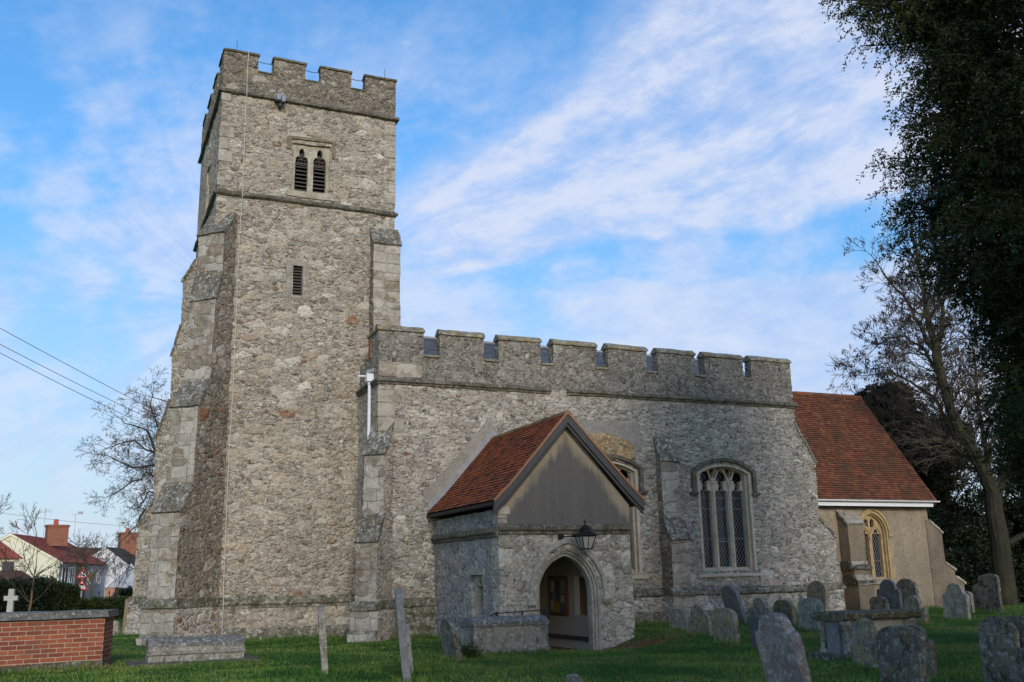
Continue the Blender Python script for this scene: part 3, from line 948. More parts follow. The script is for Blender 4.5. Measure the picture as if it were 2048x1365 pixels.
def crenel(x0, x1, z0, zc, zt, mer):
    """battlement outline from x0 to x1; mer = merlon (start, end)"""
    pts = [(x0, z0), (x1, z0)]
    top = []
    for a, b in mer:
        top += [(a, zc), (a, zt), (b, zt), (b, zc)]
    if abs(mer[0][0] - x0) < 1e-6: top = top[1:]
    if abs(mer[-1][1] - x1) < 1e-6: top = top[:-1]
    return pts + top[::-1]
tm = [(TX0, 4.245), (4.75, 5.805), (6.32, 7.365), (7.855, TX1)]
tmy = [(30.36, 31.15), (31.70, 32.80), (33.30, 34.40), (34.95, 35.64)]
g = G()
south(g, crenel(TX0, TX1, 17.2, 17.99, 18.56, tm), [], TY0, 0.36, amp=0.025)
south(g, crenel(TX0, TX1, 17.2, 17.99, 18.56, tm), [], TY1, 0.36, amp=0.025)
west(g, crenel(30.36, 35.64, 17.2, 17.99, 18.56, tmy), [], TX0, 0.36, amp=0.025)
west(g, crenel(30.36, 35.64, 17.2, 17.99, 18.56, tmy), [], TX1 - 0.36, 0.36, amp=0.025)
build('parapet', g, M_PARAPET, tower)

def cope(parent, x0, x1, y0, y1, z0, h, over, along='x', m=None, sill=False):
    g = G()
    o = over
    prof = [(-o, 0), (-o, 0.06)] if not sill else [(-o, 0), (-o, 0.04)]
    if along == 'x':
        d = y1 - y0
        pr = [(-o, 0), (d + o, 0), (d + o, 0.07), (d * 0.62, h), (d * 0.38, h), (-o, 0.07)]
        g.plate([(a, b) for a, b in pr], [], (x1 + o * 0.6, y0, z0), Y, Z, X, x1 - x0 + 1.2 * o, res=0.2, dseg=max(1, int((x1 - x0) / 0.2)), amp=0.022, fill=False)
    else:
        d = x1 - x0
        pr = [(-o, 0), (d + o, 0), (d + o, 0.07), (d * 0.62, h), (d * 0.38, h), (-o, 0.07)]
        g.plate([(a, b) for a, b in pr], [], (x0, y0 - o * 0.6, z0), X, Z, -Y, y1 - y0 + 1.2 * o, res=0.2, dseg=max(1, int((y1 - y0) / 0.2)), amp=0.022, fill=False)
        # plate runs towards +y when N is -y
    return build('coping', g, m or M_COPING, parent)
for a, b in tm:
    cope(tower, a, b, TY0, TY0 + 0.36, 18.56, 0.13, 0.045, m=M_COPING_T)
    cope(tower, a, b, TY1 - 0.36, TY1, 18.56, 0.13, 0.045, m=M_COPING_T)
for a, b in tmy:
    cope(tower, TX0, TX0 + 0.36, a + 0.02, b, 18.55, 0.13, 0.045, 'y', m=M_COPING_T)
    cope(tower, TX1 - 0.36, TX1, a + 0.02, b, 18.55, 0.13, 0.045, 'y', m=M_COPING_T)
for (a, b) in ((4.245, 4.75), (5.805, 6.32), (7.365, 7.855)):
    g = G(); g.box(a, b, TY0 - 0.03, TY0 + 0.38, 17.985, 18.03, amp=0.01)
    build('crenel_sill', g, M_COPING_T, tower)

loopT = [(TX0, TY1), (TX0, TY0), (TX1, TY0), (TX1, TY1)][::-1]
def right_outward(path):
    return path
# travelling so that outward lies to the right: south wall west->east has right = south
loopT = [(TX0, TY0), (TX1, TY0), (TX1, TY1), (TX0, TY1)]
g = G(); g.sweep(loopT, [(-0.05, 17.22), (0.04, 17.21), (0.11, 17.14), (0.11, 17.08), (0.045, 17.05), (-0.05, 17.04)], True, amp=0.022)
build('string_course', g, M_STRING, tower)
g = G(); g.sweep(loopT, [(-0.05, 13.74), (0.02, 13.72), (0.10, 13.64), (0.10, 13.58), (0.04, 13.54), (-0.05, 13.53)], True, amp=0.025)
build('string_course', g, M_STRING, tower)
g = G(); g.sweep(loopT, [(-0.05, 1.24), (0.02, 1.22), (0.10, 1.13), (0.14, 1.08), (0.14, 1.02), (0.09, 0.97), (0.09, 0.90), (-0.05, 0.90)], True, amp=0.02, res=0.3)
build('plinth_moulding', g, M_PLINTH, tower)
g = G(); g.sweep(loopT, [(-0.05, 0.91), (0.075, 0.91), (0.075, 0.30), (-0.05, 0.30)], True, amp=0.02, res=0.3)
build('plinth_wall', g, M_TOWER, tower)
g = G(); g.sweep(loopT, [(-0.05, 0.36), (0.08, 0.35), (0.18, 0.26), (0.20, 0.2), (0.20, -0.4), (-0.05, -0.4)], True, amp=0.03, res=0.3)
build('plinth_base', g, M_PLINTH, tower)
# pale quoins on the south-west corner of the belfry stage
for i, z in enumerate(np.arange(13.85, 16.9, 0.42)):
    if i in (1, 5, 6): continue
    w_ = 0.34 if i % 2 else 0.52
    g = G(); g.box(TX0 - 0.012, TX0 + w_ * 0.8, TY0 - 0.018, TY0 + 0.3, z, z + 0.36, amp=0.012)
    build('quoin', g, M_QUOIN, tower, sub=1)
for i, z in enumerate(np.arange(14.0, 16.6, 0.42)):
    w_ = 0.24 if i % 2 else 0.4
    g = G(); g.box(TX1 - w_, TX1 + 0.012, TY0 - 0.016, TY0 + 0.3, z, z + 0.36, amp=0.012)
    build('quoin', g, M_QUOIN, tower, sub=1)

# belfry window: square head, two cusped lights, louvres
g = G()
south(g, [(5.44, 13.99), (6.72, 13.99), (6.72, 15.74), (5.44, 15.68)], [cusped(5.57, 5.99, 14.06, 14.98, 15.56), cusped(6.17, 6.59, 14.08, 15.01, 15.60)], TY0 + 0.09, 0.2, res=0.16, amp=0.008)
bw = build('belfry_window', g, M_FRAME_T, tower)
for x0 in (5.58, 6.17):
    g = G()
    for k in range(9):
        z = 14.12 + k * 0.135
        g.box(x0, x0 + 0.42, -0.075, 0.075, -0.011, 0.011, M=Matrix.Translation((0, TY0 + 0.24, z + 0.03)) @ Matrix.Rotation(R(32), 4, 'X'))
    build('louvre', g, M_LOUVRE, tower)
    g = G()
    g.box(x0 + 0.01, x0 + 0.41, TY0 + 0.19, TY0 + 0.22, 15.0, 15.03)
    for dx in (-0.14, 0, 0.14):
        g.tube([(x0 + 0.21 + dx, TY0 + 0.2, 15.02), (x0 + 0.21 + dx * 0.15, TY0 + 0.2, 15.42)], 0.016, 4)
    build('grille', g, M_IRON, tower)
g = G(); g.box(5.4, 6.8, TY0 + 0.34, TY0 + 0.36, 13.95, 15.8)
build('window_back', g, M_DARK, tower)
g = G()
south(g, [(5.27, 15.42), (5.41, 15.42), (5.41, 15.80), (6.75, 15.86), (6.75, 15.30), (6.86, 15.30), (6.86, 15.95), (5.36, 15.89), (5.27, 15.85)], [], TY0 - 0.05, 0.14, res=0.2, amp=0.012)
build('hood_mould', g, M_BROWN, tower)
g = G()
south(g, rect(5.30, 6.85, 13.80, 14.0), [], TY0 - 0.035, 0.14, res=0.2, amp=0.012)
build('window_sill', g, M_FRAME_T, tower)
# west belfry window
g = G()
west(g, rect(32.38, 33.52, 13.99, 15.72), [cusped(32.52, 32.88, 14.1, 15.0, 15.55), cusped(33.02, 33.38, 14.1, 15.0, 15.55)], TX0 + 0.05, 0.2, res=0.16)
build('belfry_window', g, M_FRAME_T, tower)
g = G(); g.box(TX0 + 0.3, TX0 + 0.32, 32.3, 33.6, 13.9, 15.8)
for k in range(10):
    g.box(-0.075, 0.075, 32.42, 33.48, -0.011, 0.011, M=Matrix.Translation((TX0 + 0.2, 0, 14.15 + k * 0.14)) @ Matrix.Rotation(R(-32), 4, 'Y'))
build('louvre', g, M_LOUVRE, tower)
# slit window with slats
g = G()
south(g, rect(5.40, 6.12, 10.38, 11.62), [rect(5.61, 5.91, 10.47, 11.46)], TY0 - 0.012, 0.1, res=0.15, amp=0.012)
build('slit_window', g, lichenstone('grey_slit_stone', (0.33, 0.30, 0.25), (0.21, 0.185, 0.145), 0.1, 0.4, 0.0), tower)
g = G()
for k in range(10):
    g.box(5.6, 5.92, -0.05, 0.05, -0.012, 0.012, M=Matrix.Translation((0, TY0 + 0.14, 10.52 + k * 0.1)) @ Matrix.Rotation(R(35), 4, 'X'))
g.box(5.6, 5.625, TY0 + 0.08, TY0 + 0.2, 10.46, 11.48); g.box(5.895, 5.92, TY0 + 0.08, TY0 + 0.2, 10.46, 11.48)
build('louvre', g, M_LOUVRE, tower)
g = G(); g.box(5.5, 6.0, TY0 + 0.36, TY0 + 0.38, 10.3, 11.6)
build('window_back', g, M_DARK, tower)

# ---------------------------------------------------------------- buttresses
def buttress(parent, corner, dr, w, prof, z0=-0.3, inner=-0.5, mats=(M_BUTT_DARK, M_ASH, M_WEATHER), plinth=None, amp=0.028, wp=0.2, endlim=0.7):
    """prof: (projection, z) from bottom to top; straight in plan along dr"""
    d = Vector((dr[0], dr[1], 0)); n = Vector((-dr[1], dr[0], 0)) * -1
    # U = d, V = z, N = U x V
    N = d.cross(Z)
    c = Vector((corner[0], corner[1], 0))
    outline = [(inner, z0)] + [(prof[0][0], z0)] + list(prof) + [(inner, prof[-1][1])]
    def pick(nn):
        if nn.z > 0.25: return 2
        if nn.dot(d) > endlim: return 1
        return 0
    g = G()
    g.plate(outline, [], c + N * (w / 2), d, Z, N, w, res=0.28, mi=0, side_mi=pick, amp=amp, dseg=max(2, int(w / 0.3)))
    b = build('buttress', g, list(mats), parent)
    # drip edges under each weathering
    k = 0
    for i in range(1, len(prof)):
        (pa, za), (pb, zb) = prof[i - 1], prof[i]
        if pb < pa - 0.12:
            L = math.hypot(pa - pb, zb - za)
            uu = Vector(((pb - pa) / L, (zb - za) / L))
            nn = Vector((uu.y, -uu.x))
            if nn.y < 0: nn = -nn
            p0 = Vector((pa, za)) - uu * 0.07
            p1 = Vector((pb, zb))
            q = [p0 - nn * 0.05, p0 + nn * 0.04, p1 + nn * 0.035, p1 - nn * 0.05]
            g = G()
            pts = [(a.x, a.y) for a in q]
            ar = sum(pts[j][0] * pts[(j + 1) % 4][1] - pts[(j + 1) % 4][0] * pts[j][1] for j in range(4))
            if ar < 0: pts = pts[::-1]
            g.plate(pts, [], c + N * (w / 2 + 0.035), d, Z, N, w + 0.07, res=0.16, amp=0.03, dseg=5, fill=False)
            build('weathering', g, mats[2], parent)
    if plinth:
        p0, zt = plinth
        o2 = [(inner, z0), (p0 + wp, z0), (p0 + wp, 0.2), (p0 + wp * 0.45, 0.30), (p0 + wp * 0.4, zt - 0.26), (p0 + wp * 0.75, zt - 0.18), (p0 + wp * 0.7, zt - 0.1), (p0 + 0.02, zt), (inner, zt)]
        g = G()
        ww = w + wp * 0.8
        g.plate(o2, [], c + N * (ww / 2), d, Z, N, ww, res=0.25, mi=0, side_mi=pick, amp=0.025, dseg=4)
        build('plinth', g, [M_NAVE_LOW if mats[0] is not M_CHANCEL_BUT else mats[0], M_ASH if mats[0] is not M_CHANCEL_BUT else mats[1], M_PLINTH], parent)
        g = G()
        g.plate([(inner, zt - 0.22), (p0 + wp * 0.85, zt - 0.22), (p0 + wp * 0.85, zt - 0.12), (p0 + 0.03, zt + 0.015), (inner, zt + 0.015)], [], c + N * (ww / 2 + 0.03), d, Z, N, ww + 0.06, res=0.2, amp=0.022, dseg=5, fill=False)
        build('plinth_moulding', g, M_PLINTH, parent)
    return b
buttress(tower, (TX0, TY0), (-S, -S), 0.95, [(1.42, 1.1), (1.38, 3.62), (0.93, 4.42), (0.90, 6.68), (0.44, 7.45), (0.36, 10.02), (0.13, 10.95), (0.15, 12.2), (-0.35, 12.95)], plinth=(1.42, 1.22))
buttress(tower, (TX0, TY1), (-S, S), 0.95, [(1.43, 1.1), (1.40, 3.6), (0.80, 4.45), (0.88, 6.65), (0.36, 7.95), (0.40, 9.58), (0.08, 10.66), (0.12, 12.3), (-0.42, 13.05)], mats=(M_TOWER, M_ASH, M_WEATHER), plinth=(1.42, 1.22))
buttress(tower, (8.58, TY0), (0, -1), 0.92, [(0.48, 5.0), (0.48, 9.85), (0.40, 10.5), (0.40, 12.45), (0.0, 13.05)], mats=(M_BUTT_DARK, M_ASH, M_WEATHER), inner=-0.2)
buttress(tower, (TX1, TY1), (S, S), 0.95, [(1.4, 3.6), (0.9, 4.4), (0.85, 6.6), (0.4, 7.4), (0.36, 10.0), (-0.35, 13.0)])

# lightning conductor on the tower's south face
g = G()
pts = [(3.9, TY0 + 0.0, 18.72), (3.9, TY0 - 0.07, 18.68)] + [(3.9 + 0.01 * math.sin(z), TY0 - (0.16 if 16.9 < z < 17.4 or 13.4 < z < 13.9 else 0.05 if z > 1.3 else 0.23), z) for z in np.arange(18.5, -0.1, -0.25)]
g.tube(pts, 0.013, 6)
for z in (16.0, 12.3, 8.6, 5.6, 2.3):
    g.box(3.86, 3.94, TY0 - 0.075, TY0 + 0.02, z, z + 0.05)
build('lightning_conductor', g, M_GREYPL, tower)
for x in (3.55, 8.6):
    g = G(); g.tube([(x, TY0 + 0.2, 18.6), (x, TY0 + 0.2, 19.1)], 0.009, 5)
    build('air_rod', g, M_IRON, tower)
g = G()
for a, b in ((4.245, 4.75), (5.805, 6.32), (7.365, 7.855)):
    g.tube([(a - 0.02, TY0 + 0.2, 18.48), ((a + b) / 2, TY0 + 0.2, 18.45), (b + 0.02, TY0 + 0.2, 18.48)], 0.012, 4)
build('roof_cable', g, M_IRON, tower)

# ---------------------------------------------------------------- nave (south aisle wall)
NX0, NX1, NY = 7.82, 23.24, 27.75
def winhead(x0, x1, z0, zs, za, n=10):
    a = (x1 - x0) / 2; h = za - zs; r = (a * a + h * h) / (2 * h)
    th = math.asin(a / r)
    return [(x0, z0), (x1, z0)] + [((x0 + x1) / 2 + r * math.sin(th - 2 * th * i / n), za - r + r * math.cos(th - 2 * th * i / n)) for i in range(n + 1)]
W1 = winhead(18.90, 21.06, 1.68, 4.93, 5.20)
W2 = winhead(14.43, 16.52, 1.68, 4.98, 5.26)
g = G()
wallpoly = [(NX0, -0.4), (NX1, -0.4), (NX1, 7.45), (NX0, 7.45)]
south(g, wallpoly, [W1, W2], NY, 0.5, amp=0.03)
west(g, rect(NY + 0.5, 31.0, -0.4, 7.45), [], NX0, 0.5, amp=0.03)
g.box(NX1 - 0.5, NX1, NY + 0.5, 36.5, -0.4, 7.45)
g.box(NX0 + 1.2, NX1, 36.5, 37.0, -0.4, 7.45)
nave = build('nave', g, M_NAVE, church)
g = G()
south(g, crenel(16.0, NX1, -0.4, 0.9, 1.75, [(18.1, 18.8), (21.15, NX1)]), [], NY - 0.045, 0.1, amp=0.02)
build('lower_wall', g, M_NAVE_LOW, nave)

nm = [(NX0, 9.245), (9.767, 11.236), (11.752, 13.206), (13.663, 15.244), (15.681, 17.184), (17.627, 19.115), (19.52, 21.136), (21.477, NX1)]
g = G()
south(g, crenel(NX0, NX1, 7.42, 8.27, 8.99, nm), [], NY + 0.02, 0.36, amp=0.028, res=0.3)
west(g, [(NY + 0.38, 7.42), (TY0 + 0.2, 7.42), (TY0 + 0.2, 8.3), (29.0, 8.3), (29.0, 8.99), (NY + 0.38, 8.99)], [], NX0 + 0.02, 0.36, amp=0.028)
west(g, rect(NY + 0.38, 33.0, 7.42, 8.3), [], NX1 - 0.38, 0.36, amp=0.02)
build('parapet', g, M_NAVE_PAR, nave)
for a, b in nm:
    cope(nave, a, b, NY + 0.02, NY + 0.38, 8.985, 0.20, 0.05)
cope(nave, NX0 + 0.02, NX0 + 0.38, NY + 0.42, 29.0, 8.985, 0.20, 0.05, 'y')
for i in range(len(nm) - 1):
    g = G()
    a, b = nm[i][1], nm[i + 1][0]
    g.plate([(-0.05, 0), (0.4, 0), (0.4, 0.07), (0.2, 0.13), (-0.05, 0.06)], [], (b, NY + 0.02, 8.25), Y, Z, X, b - a, res=0.2, dseg=3, amp=0.02, fill=False)
    build('crenel_sill', g, M_COPING, nave)
g = G()
sp = [(-0.04, 7.53), (0.04, 7.52), (0.11, 7.46), (0.11, 7.40), (0.055, 7.37), (0.045, 7.32), (-0.04, 7.31)]
g.sweep([(NX0, 30.0), (NX0, NY), (13.5, NY)], sp, amp=0.02)
g.sweep([(14.1, NY), (NX1, NY), (NX1, 30.0)], sp, amp=0.024)
build('string_course', g, M_STRING, nave)
g = G()
npl = [(-0.04, 1.12), (0.03, 1.10), (0.12, 0.99), (0.13, 0.9), (0.07, 0.84), (0.065, 0.36), (0.15, 0.29), (0.16, -0.4), (-0.04, -0.4)]
g.sweep([(NX0, 30.0), (NX0, NY), (9.6, NY)], npl, amp=0.025)
build('plinth', g, M_PLINTH, nave)
g = G()
g.sweep([(13.3, NY - 0.02), (NX1, NY - 0.02)], [(-0.04, 1.2), (0.03, 1.17), (0.12, 1.06), (0.13, 0.97), (0.05, 0.9), (-0.04, 0.9)], amp=0.025)
build('plinth_moulding', g, M_PLINTH, nave)
g = G()
g.sweep([(13.3, NY - 0.02), (NX1, NY - 0.02)], [(-0.04, 0.91), (0.06, 0.91), (0.06, 0.46), (-0.04, 0.46)], amp=0.02)
build('plinth_wall', g, M_NAVE_LOW, nave)
g = G()
g.sweep([(13.3, NY - 0.02), (NX1, NY - 0.02)], [(-0.04, 0.47), (0.05, 0.47), (0.17, 0.37), (0.18, -0.4), (-0.04, -0.4)], amp=0.025)
build('plinth_base', g, M_PLINTH, nave)
for i, z in enumerate(np.arange(5.9, 7.2, 0.44)):
    g = G(); g.box(NX0 - 0.012, NX0 + (0.5 if i % 2 else 0.8), NY - 0.016, NY + 0.3, z, z + 0.40, amp=0.012)
    build('quoin', g, M_QUOIN, nave, sub=1)
g = G()
g.box(NX0 + 0.0, NX0 + 1.35, NY + 0.002, NY + 0.2, 7.56, 8.0, amp=0.01)
build('quoin', g, M_QUOIN, nave, sub=1)
g = G()
g.box(NX0 - 0.005, NX0 + 0.2, 28.72, 28.92, 8.3, 8.96, amp=0.004)
build('brick_patch', g, M_BRICK, nave)

# slate roof behind the battlements
def tiles(g, A, B, C, Dp, gauge, width, thick=0.018, jitter=0.004, amp_t=1.0):
    """real overlapping tiles on the quad A(eave left) B(eave right) C(ridge right) D(ridge left)"""
    A, B, C, Dp = map(Vector, (A, B, C, Dp))
    rows = max(2, int(((Dp - A).length) / gauge))
    nrm = (B - A).cross(Dp - A).normalized()
    for r in range(rows):
        v0, v1 = r / rows, (r + 1) / rows
        L0, R0 = A.lerp(Dp, v0), B.lerp(C, v0)
        L1, R1 = A.lerp(Dp, v1), B.lerp(C, v1)
        n = max(1, int((R0 - L0).length / width))
        off = 0.5 if r % 2 else 0.0
        for k in range(-1, n + 1):
            a = max(0.0, (k + off + 0.03) / n); b = min(1.0, (k + off + 0.97) / n)
            if b - a < 0.15 / n: continue
            j1, j2 = random.uniform(-1, 1) * jitter, random.uniform(-1, 1) * jitter
            sag = random.uniform(-1, 1) * gauge * 0.05
            dn = (A - Dp).normalized() * (gauge * 0.12 + sag)
            p0 = L0.lerp(R0, a) + dn + nrm * (thick * 1.6 + j1)
            p1 = L0.lerp(R0, b) + dn + nrm * (thick * 1.6 + j2)
            p2 = L1.lerp(R1, b) + nrm * 0.004
            p3 = L1.lerp(R1, a) + nrm * 0.004
            q0, q1 = p0 - nrm * thick, p1 - nrm * thick
            g.add([p0, p1, p2, p3, q0, q1], [(0, 1, 2, 3), (4, 5, 1, 0), (4, 0, 3), (1, 5, 2)], 0, random.random())
g = G()
RIDY, RIDZ = 32.2, 9.98
def nroof(x, y0=28.05, z0=8.05): pass
tiles(g, (NX0 + 0.4, 28.12, 8.08), (NX1 - 0.4, 28.12, 8.08), (NX1 - 0.4, RIDY, RIDZ), (NX0 + 1.2, RIDY, RIDZ), 0.22, 0.26, 0.010)
g.add([(NX0 + 0.4, 28.1, 8.03), (NX1 - 0.4, 28.1, 8.03), (NX1 - 0.4, RIDY, RIDZ - 0.05), (NX0 + 1.2, RIDY, RIDZ - 0.05)], [(0, 1, 2, 3)], 0, 0.2)
g.add([(NX0 + 0.4, 36.3, 8.03), (NX1 - 0.4, 36.3, 8.03), (NX1 - 0.4, RIDY, RIDZ - 0.05), (NX0 + 1.2, RIDY, RIDZ - 0.05)], [(3, 2, 1, 0)], 0, 0.2)
build('slate_roof', g, M_SLATE, nave, tone=True)
g = G(); g.tube([(NX0 + 1.2, RIDY, RIDZ + 0.0), (NX1 - 0.3, RIDY, RIDZ + 0.0)], 0.07, 8)
build('ridge', g, M_LEAD, nave)
g = G()
g.box(20.55, 20.75, 28.4, 31.4, 8.3, 8.42, M=Matrix.Translation((0, 0, 0)))
g = G()
g.plate([(28.15, 8.3), (28.15, 8.0), (32.2, 9.95), (32.2, 10.12)], [], (NX1 - 0.32, 0, 0), Y, Z, X, 0.12, res=0.5)
build('verge_board', g, M_WHITE, nave)

# nave windows
def lattice(g, x0, x1, z0, z1, y, step=0.125, wd=0.0046):
    """diamond wire guard clipped to a rectangle"""
    k = 1.55
    c = x0 - (z1 - z0) / k
    while c < x1 + 0.001:
        for sgn in (1, -1):
            # line z = z0 + k*(x-c) (sgn 1) or mirrored
            a = max(x0, c); b = min(x1, c + (z1 - z0) / k)
            if b - a > 0.01:
                za, zb = z0 + k * (a - c), z0 + k * (b - c)
                if sgn < 0:
                    a, b = x0 + x1 - a, x0 + x1 - b
                g.tube([(a, y, za), (b, y, zb)], wd, 3, cap=False)
        c += step
def nave_window(parent, ox, hole, name):
    """ox: offset in x from the eastern window's numbers"""
    L = [(19.13 + ox, 19.60 + ox), (19.77 + ox, 20.27 + ox), (20.44 + ox, 20.94 + ox)]
    g = G()
    holes = []
    for a, b in L:
        holes.append(cusped(a, b, 1.80, 4.16, 4.60))
        c = (a + b) / 2
        holes.append(quatre(c, 4.83, 0.33, 0.40))
    for c in (19.685 + ox, 20.355 + ox):
        holes.append([(c - 0.13, 5.09), (c, 4.72), (c + 0.13, 5.09), (c, 5.12)])
    big = winhead(18.98 + ox, 21.0 + ox, 1.70, 4.93, 5.17)
    south(g, big, holes, NY + 0.27, 0.16, res=0.11, amp=0.004)
    # pointed sub-arches standing proud over each light, and mullions
    for a, b in L:
        o = arch2(a - 0.085, b + 0.085, 4.16, 4.40, 5.15, 8)[1:]
        i = arch2(a - 0.04, b + 0.04, 4.16, 4.40, 5.09, 8)[1:]
        o = o + [(a - 0.085, 4.16)]; i = i + [(a - 0.04, 4.16)]
        g.plate(o + i[::-1], [], (0, NY + 0.225, 0), X, Z, -Y, 0.05, res=0.2, fill=False)
    for x in (19.685 + ox, 20.355 + ox):
        g.plate([(x - 0.075, 0), (x + 0.075, 0), (x + 0.03, 0.07), (x - 0.03, 0.07)][::-1], [], (0, NY + 0.29, 4.35), X, -Y, -Z * -1, 2.6, res=1, fill=False)
    fr = build(name, g, M_FRAME, parent)
    # splayed jamb: two stepped orders around the opening
    g = G()
    for e0, e1, yy, dd in ((0.0, 0.10, NY - 0.014, 0.30), (0.09, 0.17, NY + 0.12, 0.17)):
        o = winhead(18.88 + ox + e0, 21.08 + ox - e0, 1.68, 4.93 - e0 * .3, 5.22 - e0 * .6)
        i = winhead(18.88 + ox + e1, 21.08 + ox - e1, 1.68, 4.93 - e1 * .3, 5.22 - e1 * .6)
        o = o[1:] + [o[0]]; i = i[1:] + [i[0]]
        g.plate(o + i[::-1], [], (0, yy, 0), X, Z, -Y, dd, res=0.3, fill=False, amp=0.006)
    build('window_jamb', g, M_FRAME, parent)
    g = G()
    g.plate([(-0.06, 1.50), (-0.06, 1.56), (0.30, 1.78), (0.34, 1.50)], [], (21.3 + ox, NY, 0), Y, Z, X, 2.62, res=0.3, dseg=6, amp=0.01, fill=False)
    build('window_sill', g, M_FRAME, parent)
    # label (hood mould) with dropped ends
    o = winhead(18.66 + ox, 21.27 + ox, 4.28, 5.02, 5.44); i = winhead(18.80 + ox, 21.13 + ox, 4.28, 4.98, 5.33)
    o = o[1:] + [o[0]]; i = i[1:] + [i[0]]
    g = G()
    g.plate(o + i[::-1], [], (0, NY - 0.09, 0), X, Z, -Y, 0.14, res=0.2, fill=False, amp=0.012)
    g.box(18.56 + ox, 18.86 + ox, NY - 0.12, NY + 0.05, 4.18, 4.27, amp=0.01)
    g.box(21.07 + ox, 21.38 + ox, NY - 0.12, NY + 0.05, 4.18, 4.27, amp=0.01)
    build('hood_mould', g, M_STRING, parent)
    g = G(); g.box(18.9 + ox, 21.06 + ox, NY + 0.44, NY + 0.47, 1.6, 5.3)
    build('window_glass', g, M_GLASS, parent)
    g = G()
    for a, b in L:
        lattice(g, a, b, 1.8, 4.5, NY + 0.36)
        for z in (2.75, 3.75, 4.12):
            g.tube([(a, NY + 0.38, z), (b, NY + 0.38, z)], 0.008, 4)
    build('window_guard', g, M_CAME, parent)
    g = G()
    a, b = L[1]
    for p, q in (((a + .01, 1.82), (b - .01, 1.82)), ((b - .015, 1.82), (b - .015, 2.66)), ((b - .01, 2.66), (a + .01, 2.66)), ((a + .015, 2.66), (a + .015, 1.82))):
        g.tube([(p[0], NY + 0.33, p[1]), (q[0], NY + 0.33, q[1])], 0.013, 4)
    build('casement', g, M_GALV, parent)
nave_window(nave, 0.0, W1, 'window')
nave_window(nave, -4.5, W2, 'window')
# relieving patch above the western window
g = G(); south(g, [(13.9, 5.3), (16.78, 5.62), (16.72, 6.5), (14.2, 6.55)], [], NY - 0.035, 0.08, res=0.3, amp=0.012)
build('cement_patch', g, M_RENDER_PATCH, nave)
g = G()
o = winhead(14.05, 16.5, 5.3, 5.75, 6.12)
south(g, o, [], NY - 0.06, 0.08, res=0.3, amp=0.015)
build('relieving_arch', g, M_FLINT_PATCH, nave)

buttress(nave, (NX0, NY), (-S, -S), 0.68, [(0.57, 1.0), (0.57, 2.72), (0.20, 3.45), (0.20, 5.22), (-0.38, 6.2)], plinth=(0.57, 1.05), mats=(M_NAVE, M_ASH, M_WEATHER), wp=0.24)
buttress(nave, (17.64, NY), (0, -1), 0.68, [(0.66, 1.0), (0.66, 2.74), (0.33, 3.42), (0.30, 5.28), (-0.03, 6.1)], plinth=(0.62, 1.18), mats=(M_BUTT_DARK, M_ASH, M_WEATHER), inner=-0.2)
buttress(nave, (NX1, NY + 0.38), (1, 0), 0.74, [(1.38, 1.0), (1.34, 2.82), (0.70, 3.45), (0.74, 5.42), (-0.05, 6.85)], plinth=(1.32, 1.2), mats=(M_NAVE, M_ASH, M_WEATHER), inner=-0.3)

# rainwater pipe on the aisle's west wall
g = G()
g.tube([(NX0 - 0.10, 28.38, 7.52), (NX0 - 0.10, 28.38, 0.3)], 0.05, 10)
g.box(NX0 - 0.21, NX0 + 0.0, 28.28, 28.49, 7.48, 7.72)
g.tube([(NX0 - 0.12, 28.40, 7.66), (NX0 - 0.42, 28.55, 7.67)], 0.03, 8)
g.tube([(NX0 - 0.10, 28.38, 7.49), (NX0 - 0.10, 28.38, 7.40)], 0.062, 10)
build('downpipe', g, M_PIPE, nave)
g = G(); g.tube([(NX0 + 0.05, 28.38, 7.85), (NX0 - 0.16, 28.38, 7.78), (NX0 - 0.17, 28.38, 7.68)], [0.07, 0.07, 0.06], 8)
build('outlet', g, M_LEAD, nave)
# ---------------------------------------------------------------- porch
PX0, PX1, PY = 9.57, 13.34, 22.85
AR = dict(x0=10.72, x1=12.20, zs=1.20, za=2.14)
def aring(e, z0=-0.5):
    return arch2(AR['x0'] - e, AR['x1'] + e, z0, AR['zs'], AR['za'] + e * 1.25, 12)
g = G()
south(g, rect(PX0, PX1, -0.5, 2.80), [aring(0.16)], PY, 0.45, amp=0.03, res=0.3)
porch = build('porch', g, M_PORCH, church)
g = G()
lanc = cusped(-24.62, -24.12, 0.70, 1.25, 1.62)
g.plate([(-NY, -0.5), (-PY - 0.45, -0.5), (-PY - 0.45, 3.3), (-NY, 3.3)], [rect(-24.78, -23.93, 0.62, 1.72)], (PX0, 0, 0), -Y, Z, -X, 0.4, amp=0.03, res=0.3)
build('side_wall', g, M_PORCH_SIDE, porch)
g = G()
g.plate([(PY + 0.45, -0.5), (NY, -0.5), (NY, 3.3), (PY + 0.45, 3.3)], [rect(24.43, 25.37, 0.56, 1.6)], (PX1, 0, 0), Y, Z, X, 0.42, res=0.35, amp=0.008)
build('side_wall', g, [M_WHITE_PLASTER], porch)
g = G(); g.box(PX0 + 0.402, PX0 + 0.42, PY + 0.46, 24.0, -0.5, 3.2); g.box(PX0 + 0.402, PX0 + 0.42, 24.8, NY - 0.06, -0.5, 3.2)
g.box(PX0 + 0.4, PX1 - 0.4, NY - 0.055, NY - 0.035, -0.5, 3.4)
build('inner_plaster', g, M_WHITE_PLASTER, porch)
g = G(); g.box(PX0 + 0.3, PX1 - 0.3, PY + 0.46, NY - 0.02, 3.05, 3.12)
build('ceiling', g, M_BARGE, porch)
g = G(); g.box(12.58, 12.93, PY + 0.47, NY - 0.06, -0.5, -0.06, amp=0.003)
build('stone_bench', g, M_WHITE_PLASTER, porch)
g = G(); g.box(12.52, 12.92, PY + 0.47, NY - 0.06, -0.06, 0.0)
build('bench_top', g, M_BARGE, porch)
